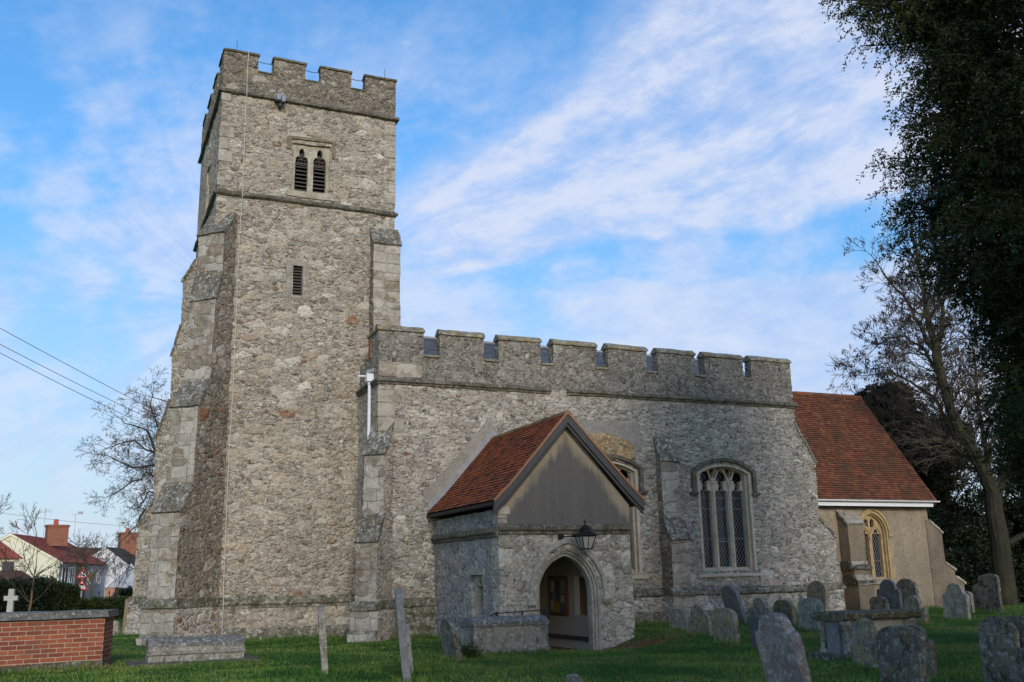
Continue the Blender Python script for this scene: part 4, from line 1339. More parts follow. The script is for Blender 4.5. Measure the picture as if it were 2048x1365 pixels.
# east window of the porch: deep tan stone reveal with a narrow light
g = G()
g.plate(rect(24.41, 25.39, 0.54, 1.62), [cusped(24.52, 24.74, 0.66, 1.3, 1.54)], (PX1 - 0.12, 0, 0), Y, Z, X, 0.14, res=0.2)
build('side_window', g, lichenstone('tan_window_stone', (0.30, 0.215, 0.11), (0.20, 0.14, 0.075), 0.0, 0.1, 0.0), porch)
g = G(); g.box(PX1 - 0.12, PX1 - 0.1, 24.4, 25.4, 0.5, 1.65)
build('window_glass', g, M_GLASS, porch)
# cusped lancet on the west side
g = G()
g.plate(rect(-24.80, -23.91, 0.60, 1.74), [lanc], (PX0 + 0.10, 0, 0), -Y, Z, -X, 0.2, res=0.15, amp=0.006)
g.box(PX0 - 0.03, PX0 + 0.12, 23.88, 24.84, 1.70, 1.80, amp=0.01)
build('side_window', g, M_ARCH, porch)
g = G(); g.box(PX0 + 0.33, PX0 + 0.36, 23.9, 24.8, 0.6, 1.75)
build('window_glass', g, M_GLASS, porch)

# moulded doorway: three stepped orders and a hood mould on head stops
g = G()
for e0, e1, yy, dd in ((0.17, 0.115, PY + 0.02, 0.4), (0.12, 0.06, PY + 0.09, 0.3), (0.065, 0.0, PY + 0.16, 0.24)):
    o, i = aring(e0), aring(e1)
    o = o[1:] + [o[0]]; i = i[1:] + [i[0]]
    g.plate(o + i[::-1], [], (0, yy, 0), X, Z, -Y, dd, res=0.22, fill=False, amp=0.008)
build('door_arch', g, M_ARCH, porch)
g = G()
def hood(e, z0):
    p = arch2(AR['x0'] - e, AR['x1'] + e, z0, AR['zs'], AR['za'] + e * 1.25, 12)
    return p[1:] + [p[0]]
o, i = hood(0.36, 1.15), hood(0.25, 1.15)
g.plate(o + i[::-1], [], (0, PY - 0.075, 0), X, Z, -Y, 0.12, res=0.15, fill=False, amp=0.018)
build('hood_mould', g, M_ARCH, porch)
for x in (10.40, 12.52):
    b = bmesh.new(); bmesh.ops.create_icosphere(b, subdivisions=3, radius=1.0)
    g = G()
    vs_ = []
    for vtx in b.verts:
        p = Vector((vtx.co.x * 0.12, vtx.co.y * 0.12, vtx.co.z * 0.17))
        p += noise.noise_vector(p * 9 + Vector((x, 0, 0))) * 0.045
        vs_.append(Vector((x, PY - 0.05, 1.06)) + p)
    g.add(vs_, [[q.index for q in f.verts] for f in b.faces])
    b.free()
    build('hood_stop', g, M_PORCH, porch, smooth=True)

# string course below the gable and along the west side
g = G()
sp = [(-0.04, 2.94), (0.03, 2.92), (0.10, 2.85), (0.11, 2.79), (0.05, 2.74), (0.045, 2.68), (-0.04, 2.66)]
g.sweep([(PX0 - 0.0, PY), (PX1, PY)], sp, amp=0.02, res=0.25)
g.sweep([(PX0, NY), (PX0, PY + 0.05)], [(d, z - 0.05) for d, z in sp], amp=0.022, res=0.25)
build('string_course', g, M_STRING, porch)
# gable wall
g = G()
apx, apz = 11.52, 5.52
south(g, [(PX0, 2.80), (PX1, 2.80), (PX1, 3.42), (apx, apz), (PX0, 3.28)], [], PY - 0.012, 0.4, res=0.3, amp=0.006)
build('gable', g, M_GABLE, porch)
for i, z in enumerate((2.95, 3.17)):
    g = G(); g.box(PX0 - 0.02, PX0 + (0.30 if i else 0.22), PY - 0.03, PY + 0.3, z, z + 0.2, amp=0.01)
    build('quoin', g, M_QUOIN, porch, sub=1)

# roof: clay tiles with a slight sprocket at the eaves
RZ = 5.80
rx = 11.47
YF, YB = 22.58, NY + 0.0
pl = [(9.36, 3.50), (9.78, 3.90), (rx, RZ)]
pr_ = [(13.66, 3.55), (13.22, 3.97), (rx, RZ)]
g = G()
for (a, b) in ((pl[0], pl[1]), (pl[1], pl[2])):
    tiles(g, (a[0], YB, a[1]), (a[0], YF, a[1]), (b[0], YF, b[1]), (b[0], YB, b[1]), 0.115, 0.165, 0.024, 0.008)
for (a, b) in ((pr_[0], pr_[1]), (pr_[1], pr_[2])):
    tiles(g, (a[0], YF, a[1]), (a[0], YB, a[1]), (b[0], YB, b[1]), (b[0], YF, b[1]), 0.115, 0.165, 0.024, 0.008)
build('roof_tiles', g, M_TILE_P, porch, tone=True)
g = G()
und = [(9.38, 3.46), (9.79, 3.85), (rx, RZ - 0.05), (13.21, 3.92), (13.64, 3.51), (13.60, 3.46), (13.18, 3.86), (rx, RZ - 0.12), (9.82, 3.79), (9.42, 3.41)]
g.plate(und[::-1], [], (0, YF + 0.02, 0), X, Z, -Y, YB - YF - 0.02, res=3, fill=False)
build('roof_boarding', g, M_BARGE, porch)
g = G()
n = 20
for k in range(n):
    ya, yb = YF - 0.02 + (YB - YF) * k / n, YF - 0.02 + (YB - YF) * (k + 0.97) / n
    dz = random.uniform(-0.008, 0.008)
    arc = [Vector((rx + 0.105 * math.cos(R(-10 + 200 * q / 6)), 0, RZ - 0.055 + dz + 0.105 * math.sin(R(-10 + 200 * q / 6)))) for q in range(7)]
    vs_ = [p + Vector((0, ya, 0)) for p in arc] + [p + Vector((0, yb, 0)) for p in arc]
    g.add(vs_, [(q, q + 1, q + 8, q + 7) for q in range(6)] + [tuple(range(7))], 0, random.random())
build('ridge_tiles', g, tile_mat('mossy_ridge_tile', [(0.22, 0.10, 0.05), (0.17, 0.085, 0.045), (0.25, 0.13, 0.06)], 0.7), porch, tone=True)
# verge: pale mortar edge of the tiles, then black bargeboards
def strip(g, pts, y0, y1, t0, t1):
    """board following the roof line between offsets t0 and t1 below it"""
    a = [(x, z - t0) for x, z in pts]; b = [(x, z - t1) for x, z in pts]
    poly = a + b[::-1]
    ar = sum(poly[i][0] * poly[(i + 1) % len(poly)][1] - poly[(i + 1) % len(poly)][0] * poly[i][1] for i in range(len(poly)))
    if ar < 0: poly = poly[::-1]
    g.plate(poly, [], (0, y0, 0), X, Z, -Y, y1 - y0, res=0.2, fill=False, amp=0.006)
for pts, nm_ in ((pl, 0), (pr_, 1)):
    g = G(); strip(g, pts, YF - 0.03, YF + 0.05, -0.035, 0.035)
    build('verge', g, M_VERGE, porch)
    g = G(); strip(g, pts, YF + 0.0, YF + 0.06, 0.036, 0.27); strip(g, pts, YF + 0.061, YF + 0.12, 0.04, 0.36)
    build('bargeboard', g, M_BARGE, porch)
g = G()
g.tube([(9.36, YF + 0.03, 3.41), (9.36, YB, 3.41)], 0.045, 8)
build('gutter', g, M_BLACK, porch)
g = G()
g.tube([(13.66, YF + 0.03, 3.46), (13.66, YB, 3.46)], 0.045, 8)
build('gutter', g, M_BLACK, porch)
# lead flashing and a cement fillet where the roof meets the nave wall
g = G()
for pts in (pl, pr_):
    a = [(x, z + 0.05) for x, z in pts]; b = [(x, z + 0.30) for x, z in pts]
    poly = a + b[::-1]
    ar = sum(poly[i][0] * poly[(i + 1) % len(poly)][1] - poly[(i + 1) % len(poly)][0] * poly[i][1] for i in range(len(poly)))
    if ar < 0: poly = poly[::-1]
    g.plate(poly, [], (0, NY - 0.05, 0), X, Z, -Y, 0.05, res=0.2, fill=False, amp=0.012)
build('flashing', g, M_LEAD, porch)
g = G()
a = [(pl[0][0] - 0.1, pl[0][1] + 0.25), (pl[1][0], pl[1][1] + 0.25), (rx, RZ + 0.28)]; b = [(pl[0][0] - 0.15, pl[0][1] + 0.62), (pl[1][0] - 0.05, pl[1][1] + 0.68), (rx - 0.06, RZ + 0.66)]
poly = a + b[::-1]
g.plate(poly, [], (0, NY - 0.034, 0), X, Z, -Y, 0.06, res=0.25, fill=True, amp=0.01)
build('cement_fillet', g, M_RENDER_PATCH, porch)

# ---------------------------------------------------------------- chancel
CY, CX1, CN = 29.8, 31.17, 36.2
g = G()
CW = arch2(27.58, 28.92, 1.26, 3.0, 3.80, 10)
south(g, rect(NX1 - 0.1, CX1, -0.4, 3.99), [CW], CY, 0.45, res=0.3, amp=0.01)
g.plate([(CY + 0.45, -0.4), (CN, -0.4), (CN, 3.99), (33.0, 8.9), (CY + 0.45, 4.5)], [], (CX1, 0, 0), Y, Z, X, 0.45, res=0.5)
g.box(NX1 - 0.1, CX1 - 0.46, CN - 0.4, CN, -0.4, 3.99)
chancel = build('chancel', g, M_CHANCEL, church)
ev, rdy, rdz, cxe = 4.24, 33.0, 9.08, 31.36
g = G()
tiles(g, (NX1 + 0.02, 29.42, ev), (cxe, 29.42, ev), (cxe, rdy, rdz), (NX1 + 0.02, rdy, rdz), 0.118, 0.17, 0.030, 0.009)
g.add([(NX1, 29.45, ev - 0.03), (cxe - 0.03, 29.45, ev - 0.03), (cxe - 0.03, rdy, rdz - 0.04), (NX1, rdy, rdz - 0.04)], [(0, 1, 2, 3)], 0, 0.4)
g.add([(NX1, 36.58, ev), (cxe - 0.03, 36.58, ev), (cxe - 0.03, rdy, rdz - 0.04), (NX1, rdy, rdz - 0.04)], [(3, 2, 1, 0)], 0, 0.4)
build('roof_tiles', g, M_TILE_C, chancel, tone=True)
g = G()
for k in range(18):
    xa = NX1 + (cxe - NX1) * k / 18; xb = NX1 + (cxe - NX1) * (k + 0.97) / 18
    dz = random.uniform(-0.012, 0.012)
    arc = [Vector((0, rdy + 0.12 * math.cos(R(200 - 220 * q / 6)), rdz - 0.05 + dz + 0.12 * math.sin(R(200 - 220 * q / 6)))) for q in range(7)]
    vs_ = [p + Vector((xa, 0, 0)) for p in arc] + [p + Vector((xb, 0, 0)) for p in arc]
    g.add(vs_, [(q, q + 1, q + 8, q + 7) for q in range(6)], 0, random.random())
build('ridge_tiles', g, M_TILE_C, chancel, tone=True)
g = G()
g.plate([(29.36, 4.20), (33.0, 9.04), (36.64, 4.20), (36.5, 4.08), (33.0, 8.82), (29.5, 4.08)][::-1], [], (cxe - 0.01, 0, 0), Y, Z, X, 0.05, res=5, fill=False)
build('bargeboard', g, M_VERGE, chancel)
g = G()
prof = [(math.cos(R(a)) * 0.065, math.sin(R(a)) * 0.065) for a in range(180, 361, 30)] + [(math.cos(R(a)) * 0.05, math.sin(R(a)) * 0.05) for a in range(360, 179, -30)]
g.plate(prof, [], (cxe + 0.06, 29.36, 4.235), Y, Z, X, cxe - NX1 + 0.06, res=1, dseg=6, amp=0.006, fill=False)
build('gutter', g, M_WHITE, chancel)
g = G(); g.box(NX1, 31.18, 29.445, 29.475, 4.01, 4.165, amp=0.003)
build('fascia', g, M_WHITE, chancel)
g = G(); g.box(NX1, 31.16, 29.48, CY, 4.0, 4.03)
build('soffit', g, M_BARGE, chancel)

# chancel window
g = G()
out = arch2(27.53, 28.97, 1.24, 3.0, 3.84, 10)
hol = [cusped(27.72, 28.16, 1.34, 2.82, 3.16), cusped(28.32, 28.76, 1.34, 2.82, 3.16), arch2(28.0, 28.20, 3.24, 3.42, 3.56, 4), arch2(28.29, 28.49, 3.24, 3.42, 3.56, 4)]
south(g, out, hol, CY + 0.17, 0.14, res=0.1, amp=0.003)
for a, b in ((27.66, 28.24), (28.24, 28.82)):
    o = arch2(a, b, 2.75, 2.85, 3.34, 7); i = arch2(a + 0.055, b - 0.055, 2.75, 2.85, 3.25, 7)
    o = o[1:] + [o[0]]; i = i[1:] + [i[0]]
    g.plate(o + i[::-1], [], (0, CY + 0.13, 0), X, Z, -Y, 0.05, res=0.2, fill=False)
build('window', g, M_FRAME_Y, chancel)
g = G()
for e0, e1, yy, dd in ((0.0, 0.09, CY - 0.012, 0.2), (0.08, 0.14, CY + 0.07, 0.12)):
    o = arch2(27.50 + e0, 29.0 - e0, 1.24, 3.0, 3.87 - e0 * 1.1, 10); i = arch2(27.50 + e1, 29.0 - e1, 1.24, 3.0, 3.87 - e1 * 1.1, 10)
    o = o[1:] + [o[0]]; i = i[1:] + [i[0]]
    g.plate(o + i[::-1], [], (0, yy, 0), X, Z, -Y, dd, res=0.3, fill=False, amp=0.004)
for k, z in enumerate(np.arange(1.3, 2.9, 0.4)):
    if k % 2 == 0: g.box(28.99, 29.16, CY - 0.014, CY + 0.1, z, z + 0.38)
build('window_jamb', g, M_FRAME_Y, chancel)
g = G()
o = arch2(27.42, 29.08, 2.92, 3.0, 3.98, 10); i = arch2(27.50, 29.0, 2.92, 3.0, 3.89, 10)
o = o[1:] + [o[0]]; i = i[1:] + [i[0]]
g.plate(o + i[::-1], [], (0, CY - 0.06, 0), X, Z, -Y, 0.09, res=0.2, fill=False)
g.box(28.98, 29.22, CY - 0.07, CY + 0.03, 2.86, 2.93); g.box(27.28, 27.52, CY - 0.07, CY + 0.03, 2.86, 2.93)
build('hood_mould', g, M_FRAME_Y, chancel)
g = G(); g.plate([(-0.07, 1.08), (-0.07, 1.14), (0.2, 1.32), (0.25, 1.08)], [], (29.1, CY, 0), Y, Z, X, 1.7, res=0.3, fill=False)
build('window_sill', g, M_QUOIN, chancel)
g = G(); g.box(27.5, 29.0, CY + 0.36, CY + 0.39, 1.2, 3.9)
build('window_glass', g, M_GLASS, chancel)
g = G()
for a, b in ((27.72, 28.16), (28.32, 28.76)):
    lattice(g, a, b, 1.34, 3.14, CY + 0.27, 0.125, 0.005)
    g.tube([(a, CY + 0.28, 1.95), (b, CY + 0.28, 1.95)], 0.009, 4)
build('window_guard', g, M_CAME, chancel)

def strainer(corner, dr, w, prof, caps, z0=-0.3):
    b = buttress(chancel, corner, dr, w, prof, z0=z0, inner=-0.15, mats=(M_CHANCEL_BUT, M_CHANCEL_BUT, M_QUOIN), amp=0.012)
    return b
strainer((26.91, CY), (0, -1), 0.76, [(0.80, 1.14), (0.66, 1.42), (0.66, 1.66), (0.54, 1.95), (0.54, 3.36), (0.0, 3.86)], None)
for yy, zz, hh in ((29.08, 1.64, 0.20), (28.96, 1.12, 0.20)):
    g = G()
    pr2 = [(-0.02, 0), (0.62, 0), (0.62, hh + 0.14), (0.30, hh + 0.12), (-0.02, 0.07)]
    g.plate(pr2, [], (27.36, yy, zz), Y, Z, X, 0.90, res=0.15, dseg=6, amp=0.025, fill=False)
    build('weathering', g, lichenstone('mossy_buttress_cap', (0.12, 0.11, 0.085), (0.05, 0.047, 0.035), 0.05, 0.45, 0.8) if yy > 29.0 else bpy.data.materials['mossy_buttress_cap'], chancel)
strainer((CX1, CY + 0.32), (1, 0), 0.7, [(1.50, 1.08), (1.08, 1.30), (1.08, 1.60), (0.63, 1.86), (0.63, 3.05), (0.05, 3.50)], None)
# ================================================================== lantern over the porch door
def lantern():
    lx, ly, lz = 11.72, PY - 0.55, 2.28
    root = empty('wall_lantern', (lx, ly, lz), 'black iron lantern on a scrolled bracket above the porch archway', 'lantern', local=True)
    def taper(g, w0, w1, z0, z1, mi=0):
        vs_ = [(-w0, -w0, z0), (w0, -w0, z0), (w0, w0, z0), (-w0, w0, z0), (-w1, -w1, z1), (w1, -w1, z1), (w1, w1, z1), (-w1, w1, z1)]
        g.add(vs_, [(3, 2, 1, 0), (4, 5, 6, 7), (0, 1, 5, 4), (1, 2, 6, 5), (2, 3, 7, 6), (3, 0, 4, 7)], mi)
    g = G(); taper(g, 0.105, 0.19, 0.02, 0.31); build('lamp_glass', g, M_LAMPGLASS, root)
    g = G()
    for sx in (-1, 1):
        for sy in (-1, 1):
            g.tube([(0.105 * sx, 0.105 * sy, 0.01), (0.192 * sx, 0.192 * sy, 0.32)], 0.014, 6)
    for sx, sy in ((1, 0), (-1, 0), (0, 1), (0, -1)):
        g.tube([(0.107 * sx, 0.107 * sy, 0.01), (0.194 * sx, 0.194 * sy, 0.32)], 0.010, 6)
    taper(g, 0.12, 0.12, -0.01, 0.018); taper(g, 0.205, 0.205, 0.305, 0.335)
    build('frame', g, M_BLACK, root)
    g = G(); taper(g, 0.245, 0.11, 0.336, 0.43); taper(g, 0.11, 0.085, 0.43, 0.50); taper(g, 0.12, 0.03, 0.50, 0.60)
    g.tube([(0, 0, 0.59), (0, 0, 0.64), (0, 0, 0.66), (0, 0, 0.70), (0, 0, 0.74)], [0.018, 0.018, 0.04, 0.022, 0.004], 8)
    build('lamp_roof', g, M_BLACK, root)
    g = G()
    g.tube([(0, 0, 0.34), (0, 0.0, 0.30)], 0.02, 6)
    g.tube([(-0.42, 0.53, 0.33), (-0.2, 0.25, 0.33), (-0.02, 0.02, 0.33)], 0.016, 6)
    g.box(-0.5, -0.36, 0.50, 0.555, 0.26, 0.40)
    g.box(-0.24, -0.14, 0.17, 0.27, 0.30, 0.37)
    build('bracket', g, M_BLACK, root)
lantern()

# notice board on the porch's inner east wall
nbx = 12.915
root = empty('notice_board', (nbx, 26.35, 1.08), 'brown framed notice board with pinned papers inside the porch', 'notice board')
g = G()
g.box(nbx - 0.03, nbx - 0.004, 25.78, 26.93, 0.56, 1.60)
build('backing', g, flat('grey_felt', (0.17, 0.17, 0.175), 0.95, 0.1), root)
g = G()
for a in ((25.74, 25.80, 0.52, 1.64), (26.91, 26.97, 0.52, 1.64), (25.80, 26.91, 0.52, 0.58), (25.80, 26.91, 1.58, 1.64)):
    g.box(nbx - 0.06, nbx, *a)
build('frame', g, M_BOARD, root)
papers = [(26.6, 26.85, 1.2, 1.5, (0.5, 0.5, 0.48)), (26.28, 26.5, 1.05, 1.5, (0.10, 0.10, 0.12)), (25.9, 26.2, 1.15, 1.52, (0.25, 0.26, 0.30)), (26.62, 26.84, 0.66, 0.95, (0.45, 0.47, 0.40)),
          (26.3, 26.52, 0.62, 0.9, (0.55, 0.30, 0.02)), (25.9, 26.15, 0.64, 0.84, (0.12, 0.14, 0.22)), (25.95, 26.2, 0.88, 1.1, (0.42, 0.42, 0.42)), (26.56, 26.75, 0.97, 1.16, (0.2, 0.3, 0.38))]
for i, (a, b, c, d, colr) in enumerate(papers):
    g = G(); g.box(nbx - 0.036, nbx - 0.032, a, b, c, d)
    build('notice', g, flat('paper_%d' % i, colr, 0.9, 0.12, 12), root)

# floodlight below the tower's upper string
root = empty('floodlight', (4.95, 29.9, 16.98), 'small grey floodlight fixed under the tower parapet', 'floodlight')
g = G(); g.box(4.82, 4.95, 29.62, 29.80, 16.95, 17.16, M=None); g.box(4.99, 5.10, 29.64, 29.8, 16.92, 17.12)
build('lamp_housing', g, flat('blue_grey_plastic', (0.20, 0.22, 0.27), 0.4, 0.1), root)
g = G(); g.box(4.80, 5.12, 29.80, 30.0, 17.0, 17.04); g.box(4.93, 5.0, 29.78, 30.02, 16.8, 17.0)
build('bracket', g, M_IRON, root)

# ================================================================== headstones
def stone_outline(style, W, H):
    a = W / 2
    P = [(-a, -0.35), (a, -0.35)]
    def arc(cx, cz, rx_, rz_, t0, t1, n=8):
        return [(cx + rx_ * math.cos(R(t0 + (t1 - t0) * i / n)), cz + rz_ * math.sin(R(t0 + (t1 - t0) * i / n))) for i in range(n + 1)]
    if style == 'round':
        P += arc(0, H - a * 0.8, a, a * 0.8, 0, 180, 14)
    elif style == 'arched':
        P += arc(0, H - a * 0.42, a, a * 0.42, 0, 180, 12)
    elif style == 'shoulder':
        s = H - a * 0.75
        P += [(a, s - 0.03), (a * 0.98, s)] + arc(a * 0.86, s, a * 0.12, 0.06, 0, 180, 4) + arc(0, s + 0.02, a * 0.70, H - s - 0.02, 8, 172, 12) + arc(-a * 0.86, s, a * 0.12, 0.06, 0, 180, 4) + [(-a, s - 0.03)]
    elif style == 'ogee':
        s = H - a * 0.8
        P += [(a, s)] + [(a * 0.92, s + 0.05), (a * 0.76, s + 0.07)] + arc(0, s + 0.10, a * 0.66, H - s - 0.10, 5, 175, 12) + [(-a * 0.76, s + 0.07), (-a * 0.92, s + 0.05), (-a, s)]
    elif style == 'scroll':
        s = H - a * 0.9
        P += [(a, s - 0.06)] + arc(a * 0.84, s, a * 0.18, 0.09, -60, 150, 6) + arc(0, s + 0.08, a * 0.62, H - s - 0.08, 0, 180, 12) + arc(-a * 0.84, s, a * 0.18, 0.09, 30, 240, 6) + [(-a, s - 0.06)]
    elif style == 'shield':
        P = [(-a * 0.25, -0.2), (a * 0.25, -0.2), (a * 0.3, H * 0.25), (a * 0.85, H * 0.5), (a, H * 0.82)] + arc(a * 0.7, H * 0.86, a * 0.3, H * 0.08, 0, 120, 5) + arc(0, H * 0.86, a * 0.5, H * 0.14, 20, 160, 8) + arc(-a * 0.7, H * 0.86, a * 0.3, H * 0.08, 60, 180, 5) + [(-a, H * 0.82), (-a * 0.85, H * 0.5), (-a * 0.3, H * 0.25)]
    elif style == 'flat':
        P += [(a, H - 0.09), (a * 0.7, H - 0.02), (0, H), (-a * 0.8, H - 0.05), (-a, H - 0.13)]
    return P
def headstone(x, y, W, H, style, m, label, tilt=0.0, roll=0.0, th=0.11, yaw=0.0, name='headstone', group='gravestones in the churchyard'):
    g = G()
    g.plate(stone_outline(style, W, H), [], (-th / 2, 0, 0), (0, -1, 0), Z, (-1, 0, 0), th, res=0.09, amp=0.0, dseg=2)
    sd_ = Vector((x * 3.1, y * 2.7, 0))
    g.v = [p + noise.noise_vector(p * 5 + sd_) * 0.016 + noise.noise_vector(p * 17 + sd_) * 0.006 for p in g.v]
    o = build(name, g, m, None, origin=(0, 0, 0), loc=(x, y, gz(x, y) - 0.02), rot=(R(roll), R(tilt), R(yaw)), label=label, cat='headstone', group=group)
    return o
HS = [
 (14.87, 23.09, 0.72, 0.62, 'flat', ST_PALE, 'small worn pale headstone left of the pair with yellow tops, nearest the porch', -4, 0, 8),
 (14.46, 21.49, 0.82, 0.74, 'ogee', ST_YEL, 'small lichened headstone with mossy domed top, between the worn pale one and the squat one', -3, -2, 5),
 (13.84, 19.54, 0.80, 0.80, 'arched', ST_YEL, 'squat headstone thick with ochre lichen, right end of the low trio by the porch', -3, -1, 4),
 (18.65, 25.64, 0.78, 1.22, 'round', ST_SMOOTH, 'tall smooth grey headstone leaning left against the nave plinth', -16, 0, 0),
 (18.26, 23.98, 0.86, 0.80, 'shoulder', ST_PALE, 'streaky pale headstone just right of the tall leaning grey one', -4, 0, 0),
 (19.41, 24.39, 0.86, 0.72, 'arched', ST_YEL, 'round topped ochre headstone in front of the rust red marker', -3, 0, 0),
 (23.59, 28.60, 0.80, 0.92, 'shield', ST_RED, 'rust red shield shaped grave marker against the nave wall', 3, 0, 0),
 (22.53, 26.65, 0.90, 1.20, 'round', ST_YEL, 'tall yellow lichened headstone beside the nave corner buttress', 5, 0, 0),
 (17.20, 20.63, 0.86, 0.84, 'arched', ST_PALE, 'mottled pale headstone in front of the tall yellow lichened one', 4, 0, 0),
 (13.31, 17.54, 0.52, 0.74, 'round', ST_SLATE, 'small dark slate headstone leaning left behind the big tilted stone', -9, 0, 0),
 (26.10, 27.08, 1.05, 1.20, 'shoulder', ST_SLATE, 'dark shouldered headstone under the chancel window, behind the table tomb', 0, 0, 0),
 (27.03, 27.23, 0.98, 1.18, 'round', ST_DARK, 'dark round topped headstone right of the shouldered one, behind the table tomb', 4, 0, 0),
 (22.01, 21.98, 0.95, 0.80, 'scroll', ST_YEL, 'scroll shouldered mossy headstone at the right end of the table tomb lid', 4, 0, 0),
 (24.79, 26.22, 0.74, 0.64, 'arched', ST_DARK, 'low dark headstone half hidden at the left of the shouldered one', 0, 0, 0),
 (24.51, 22.75, 0.92, 1.10, 'ogee', ST_PALE, 'upright pale headstone standing alone on the grass by the chancel corner', 3, 0, 0),
 (28.16, 25.71, 0.62, 0.72, 'flat', ST_PALE, 'low headstone peeping out behind the lone pale one', 0, 0, 0),
 (28.65, 25.06, 0.80, 1.28, 'flat', ST_DARK, 'tall grey headstone with chipped top before the dark tree trunk', 0, 0, 0),
 (29.14, 25.80, 0.66, 0.98, 'round', ST_YEL, 'brownish headstone tucked behind the tall chipped one', -5, 0, 0),
 (12.27, 13.35, 0.66, 0.82, 'shoulder', ST_YEL, 'ochre blotched headstone standing in front of the table tomb', -2, 0, 0),
 (12.20, 12.20, 0.66, 0.80, 'scroll', ST_DARK, 'black stained headstone with rough scrolled top, behind the nearer dark one', 0, 0, 0),
 (9.0, 9.24, 0.64, 1.0, 'arched', ST_DARK, 'near dark headstone with a black crack down its face', 0, 0, 0),
 (7.52, 9.38, 0.66, 1.24, 'ogee', ST_PINK, 'large near headstone tilted to the left, mauve grey with lichened side', -11, 0, 0),
 (6.81, 10.68, 0.44, 0.40, 'shoulder', ST_DARK, 'small tip of a dark headstone at the bottom edge, right of the domed tip', 0, 0, 0),
 (5.647, 11.19, 0.52, 0.53, 'shoulder', ST_DARK, 'domed tip of a dark headstone at the bottom of the grass before the porch', 0, 0, 0),
 (11.65, 10.15, 0.60, 1.00, 'round', ST_DARK, 'tall dark headstone at the right edge, left of the greenish one', 0, 0, 0),
 (11.95, 10.05, 0.66, 0.98, 'round', ST_DARK, 'greenish dark headstone cut by the right edge of the view', 3, 0, 0),
 (10.55, 8.95, 0.60, 0.72, 'arched', ST_DARK, 'nearest black pitted headstone in the bottom right corner', 0, 0, 0),
 (4.29, 18.55, 0.80, 1.20, 'arched', ST_PALE, 'thin tall headstone seen edge on below the tower', -5, 0, -12),
 (5.14, 16.30, 0.85, 1.50, 'arched', ST_SMOOTH, 'tallest thin headstone seen edge on, leaning left before the nave buttress', -6, 0, -16),
 (5.62, 17.70, 0.72, 0.84, 'arched', ST_PALE, 'short pale headstone edge on, close behind the tallest thin one', -5, 0, -15),
 (7.28, 19.95, 0.80, 0.86, 'round', ST_DARK, 'brown edged headstone beside the stone chest tomb by the porch', -8, 0, 0),
 (1.2, 36.2, 0.5, 0.50, 'arched', ST_PALE, 'small weathered headstone low behind the brick tomb', 0, 0, 60),
]
for (x, y, W_, H_, st_, m_, lab, ti, ro, yw) in HS:
    headstone(x, y, W_, H_, st_, m_, lab, ti, ro, 0.12 if W_ > 0.6 else 0.09, yw)

# ================================================================== tombs
def local_box(g, x0, x1, y0, y1, z0, z1, amp=0.012, n=4):
    outl = rect(x0, x1, y0, y1)
    g.plate(outl, [], (0, 0, z1), X, Y, Z, z1 - z0, res=0.16, dseg=max(1, int((z1 - z0) / 0.15)), amp=amp)
def tomb_root(name, x, y, label):
    return empty(name, (x, y, gz(x, y)), label, 'tomb', local=True)
# ledger chest tomb below the tower
r = tomb_root('chest_tomb', 1.46, 22.15, 'low grey chest tomb with a coped lid on the grass below the tower')
g = G(); local_box(g, -0.38, 2.22, -0.42, 1.15, -0.3, 0.07, 0.03); build('base_slab', g, ST_SLAB, r)
g = G(); local_box(g, 0.0, 1.92, 0.0, 0.80, 0.07, 0.36); build('body', g, ST_TOMB, r)
g = G()
g.plate([(0.0, 0.36), (0.82, 0.36), (0.82, 0.43), (0.62, 0.53), (0.18, 0.53), (0.0, 0.43)], [], (1.93, -0.01, 0), Y, Z, X, 1.94, res=0.15, dseg=9, amp=0.012)
build('lid', g, ST_LID, r)
g = G(); g.plate([(-0.035, 0.22), (0.0, 0.2), (0.0, 0.29), (-0.035, 0.27)], [], (1.94, 0, 0), Y, Z, X, 1.96, res=0.2, dseg=8, amp=0.006, fill=False)
build('moulding', g, ST_TOMB, r)
# stone chest tomb at the porch
r = tomb_root('chest_tomb', 7.96, 20.45, 'square pale lichened chest tomb standing beside the porch')
g = G(); local_box(g, -0.06, 1.78, -0.06, 0.92, -0.3, 0.13, 0.02); build('base_slab', g, ST_TOMB, r)
g = G(); local_box(g, 0.0, 1.72, 0.0, 0.86, 0.13, 0.62); build('body', g, ST_PALE, r)
for x0, x1 in ((-0.025, 0.24), (1.46, 1.745)):
    g = G(); local_box(g, x0, x1, -0.025, 0.30, 0.13, 0.62); build('pilaster', g, ST_TOMB, r)
g = G()
g.plate([(-0.05, 0.62), (0.91, 0.62), (0.91, 0.69), (0.75, 0.80), (0.10, 0.80), (-0.05, 0.70)], [], (1.77, 0, 0), Y, Z, X, 1.82, res=0.15, dseg=9, amp=0.02)
build('lid', g, ST_LID, r)
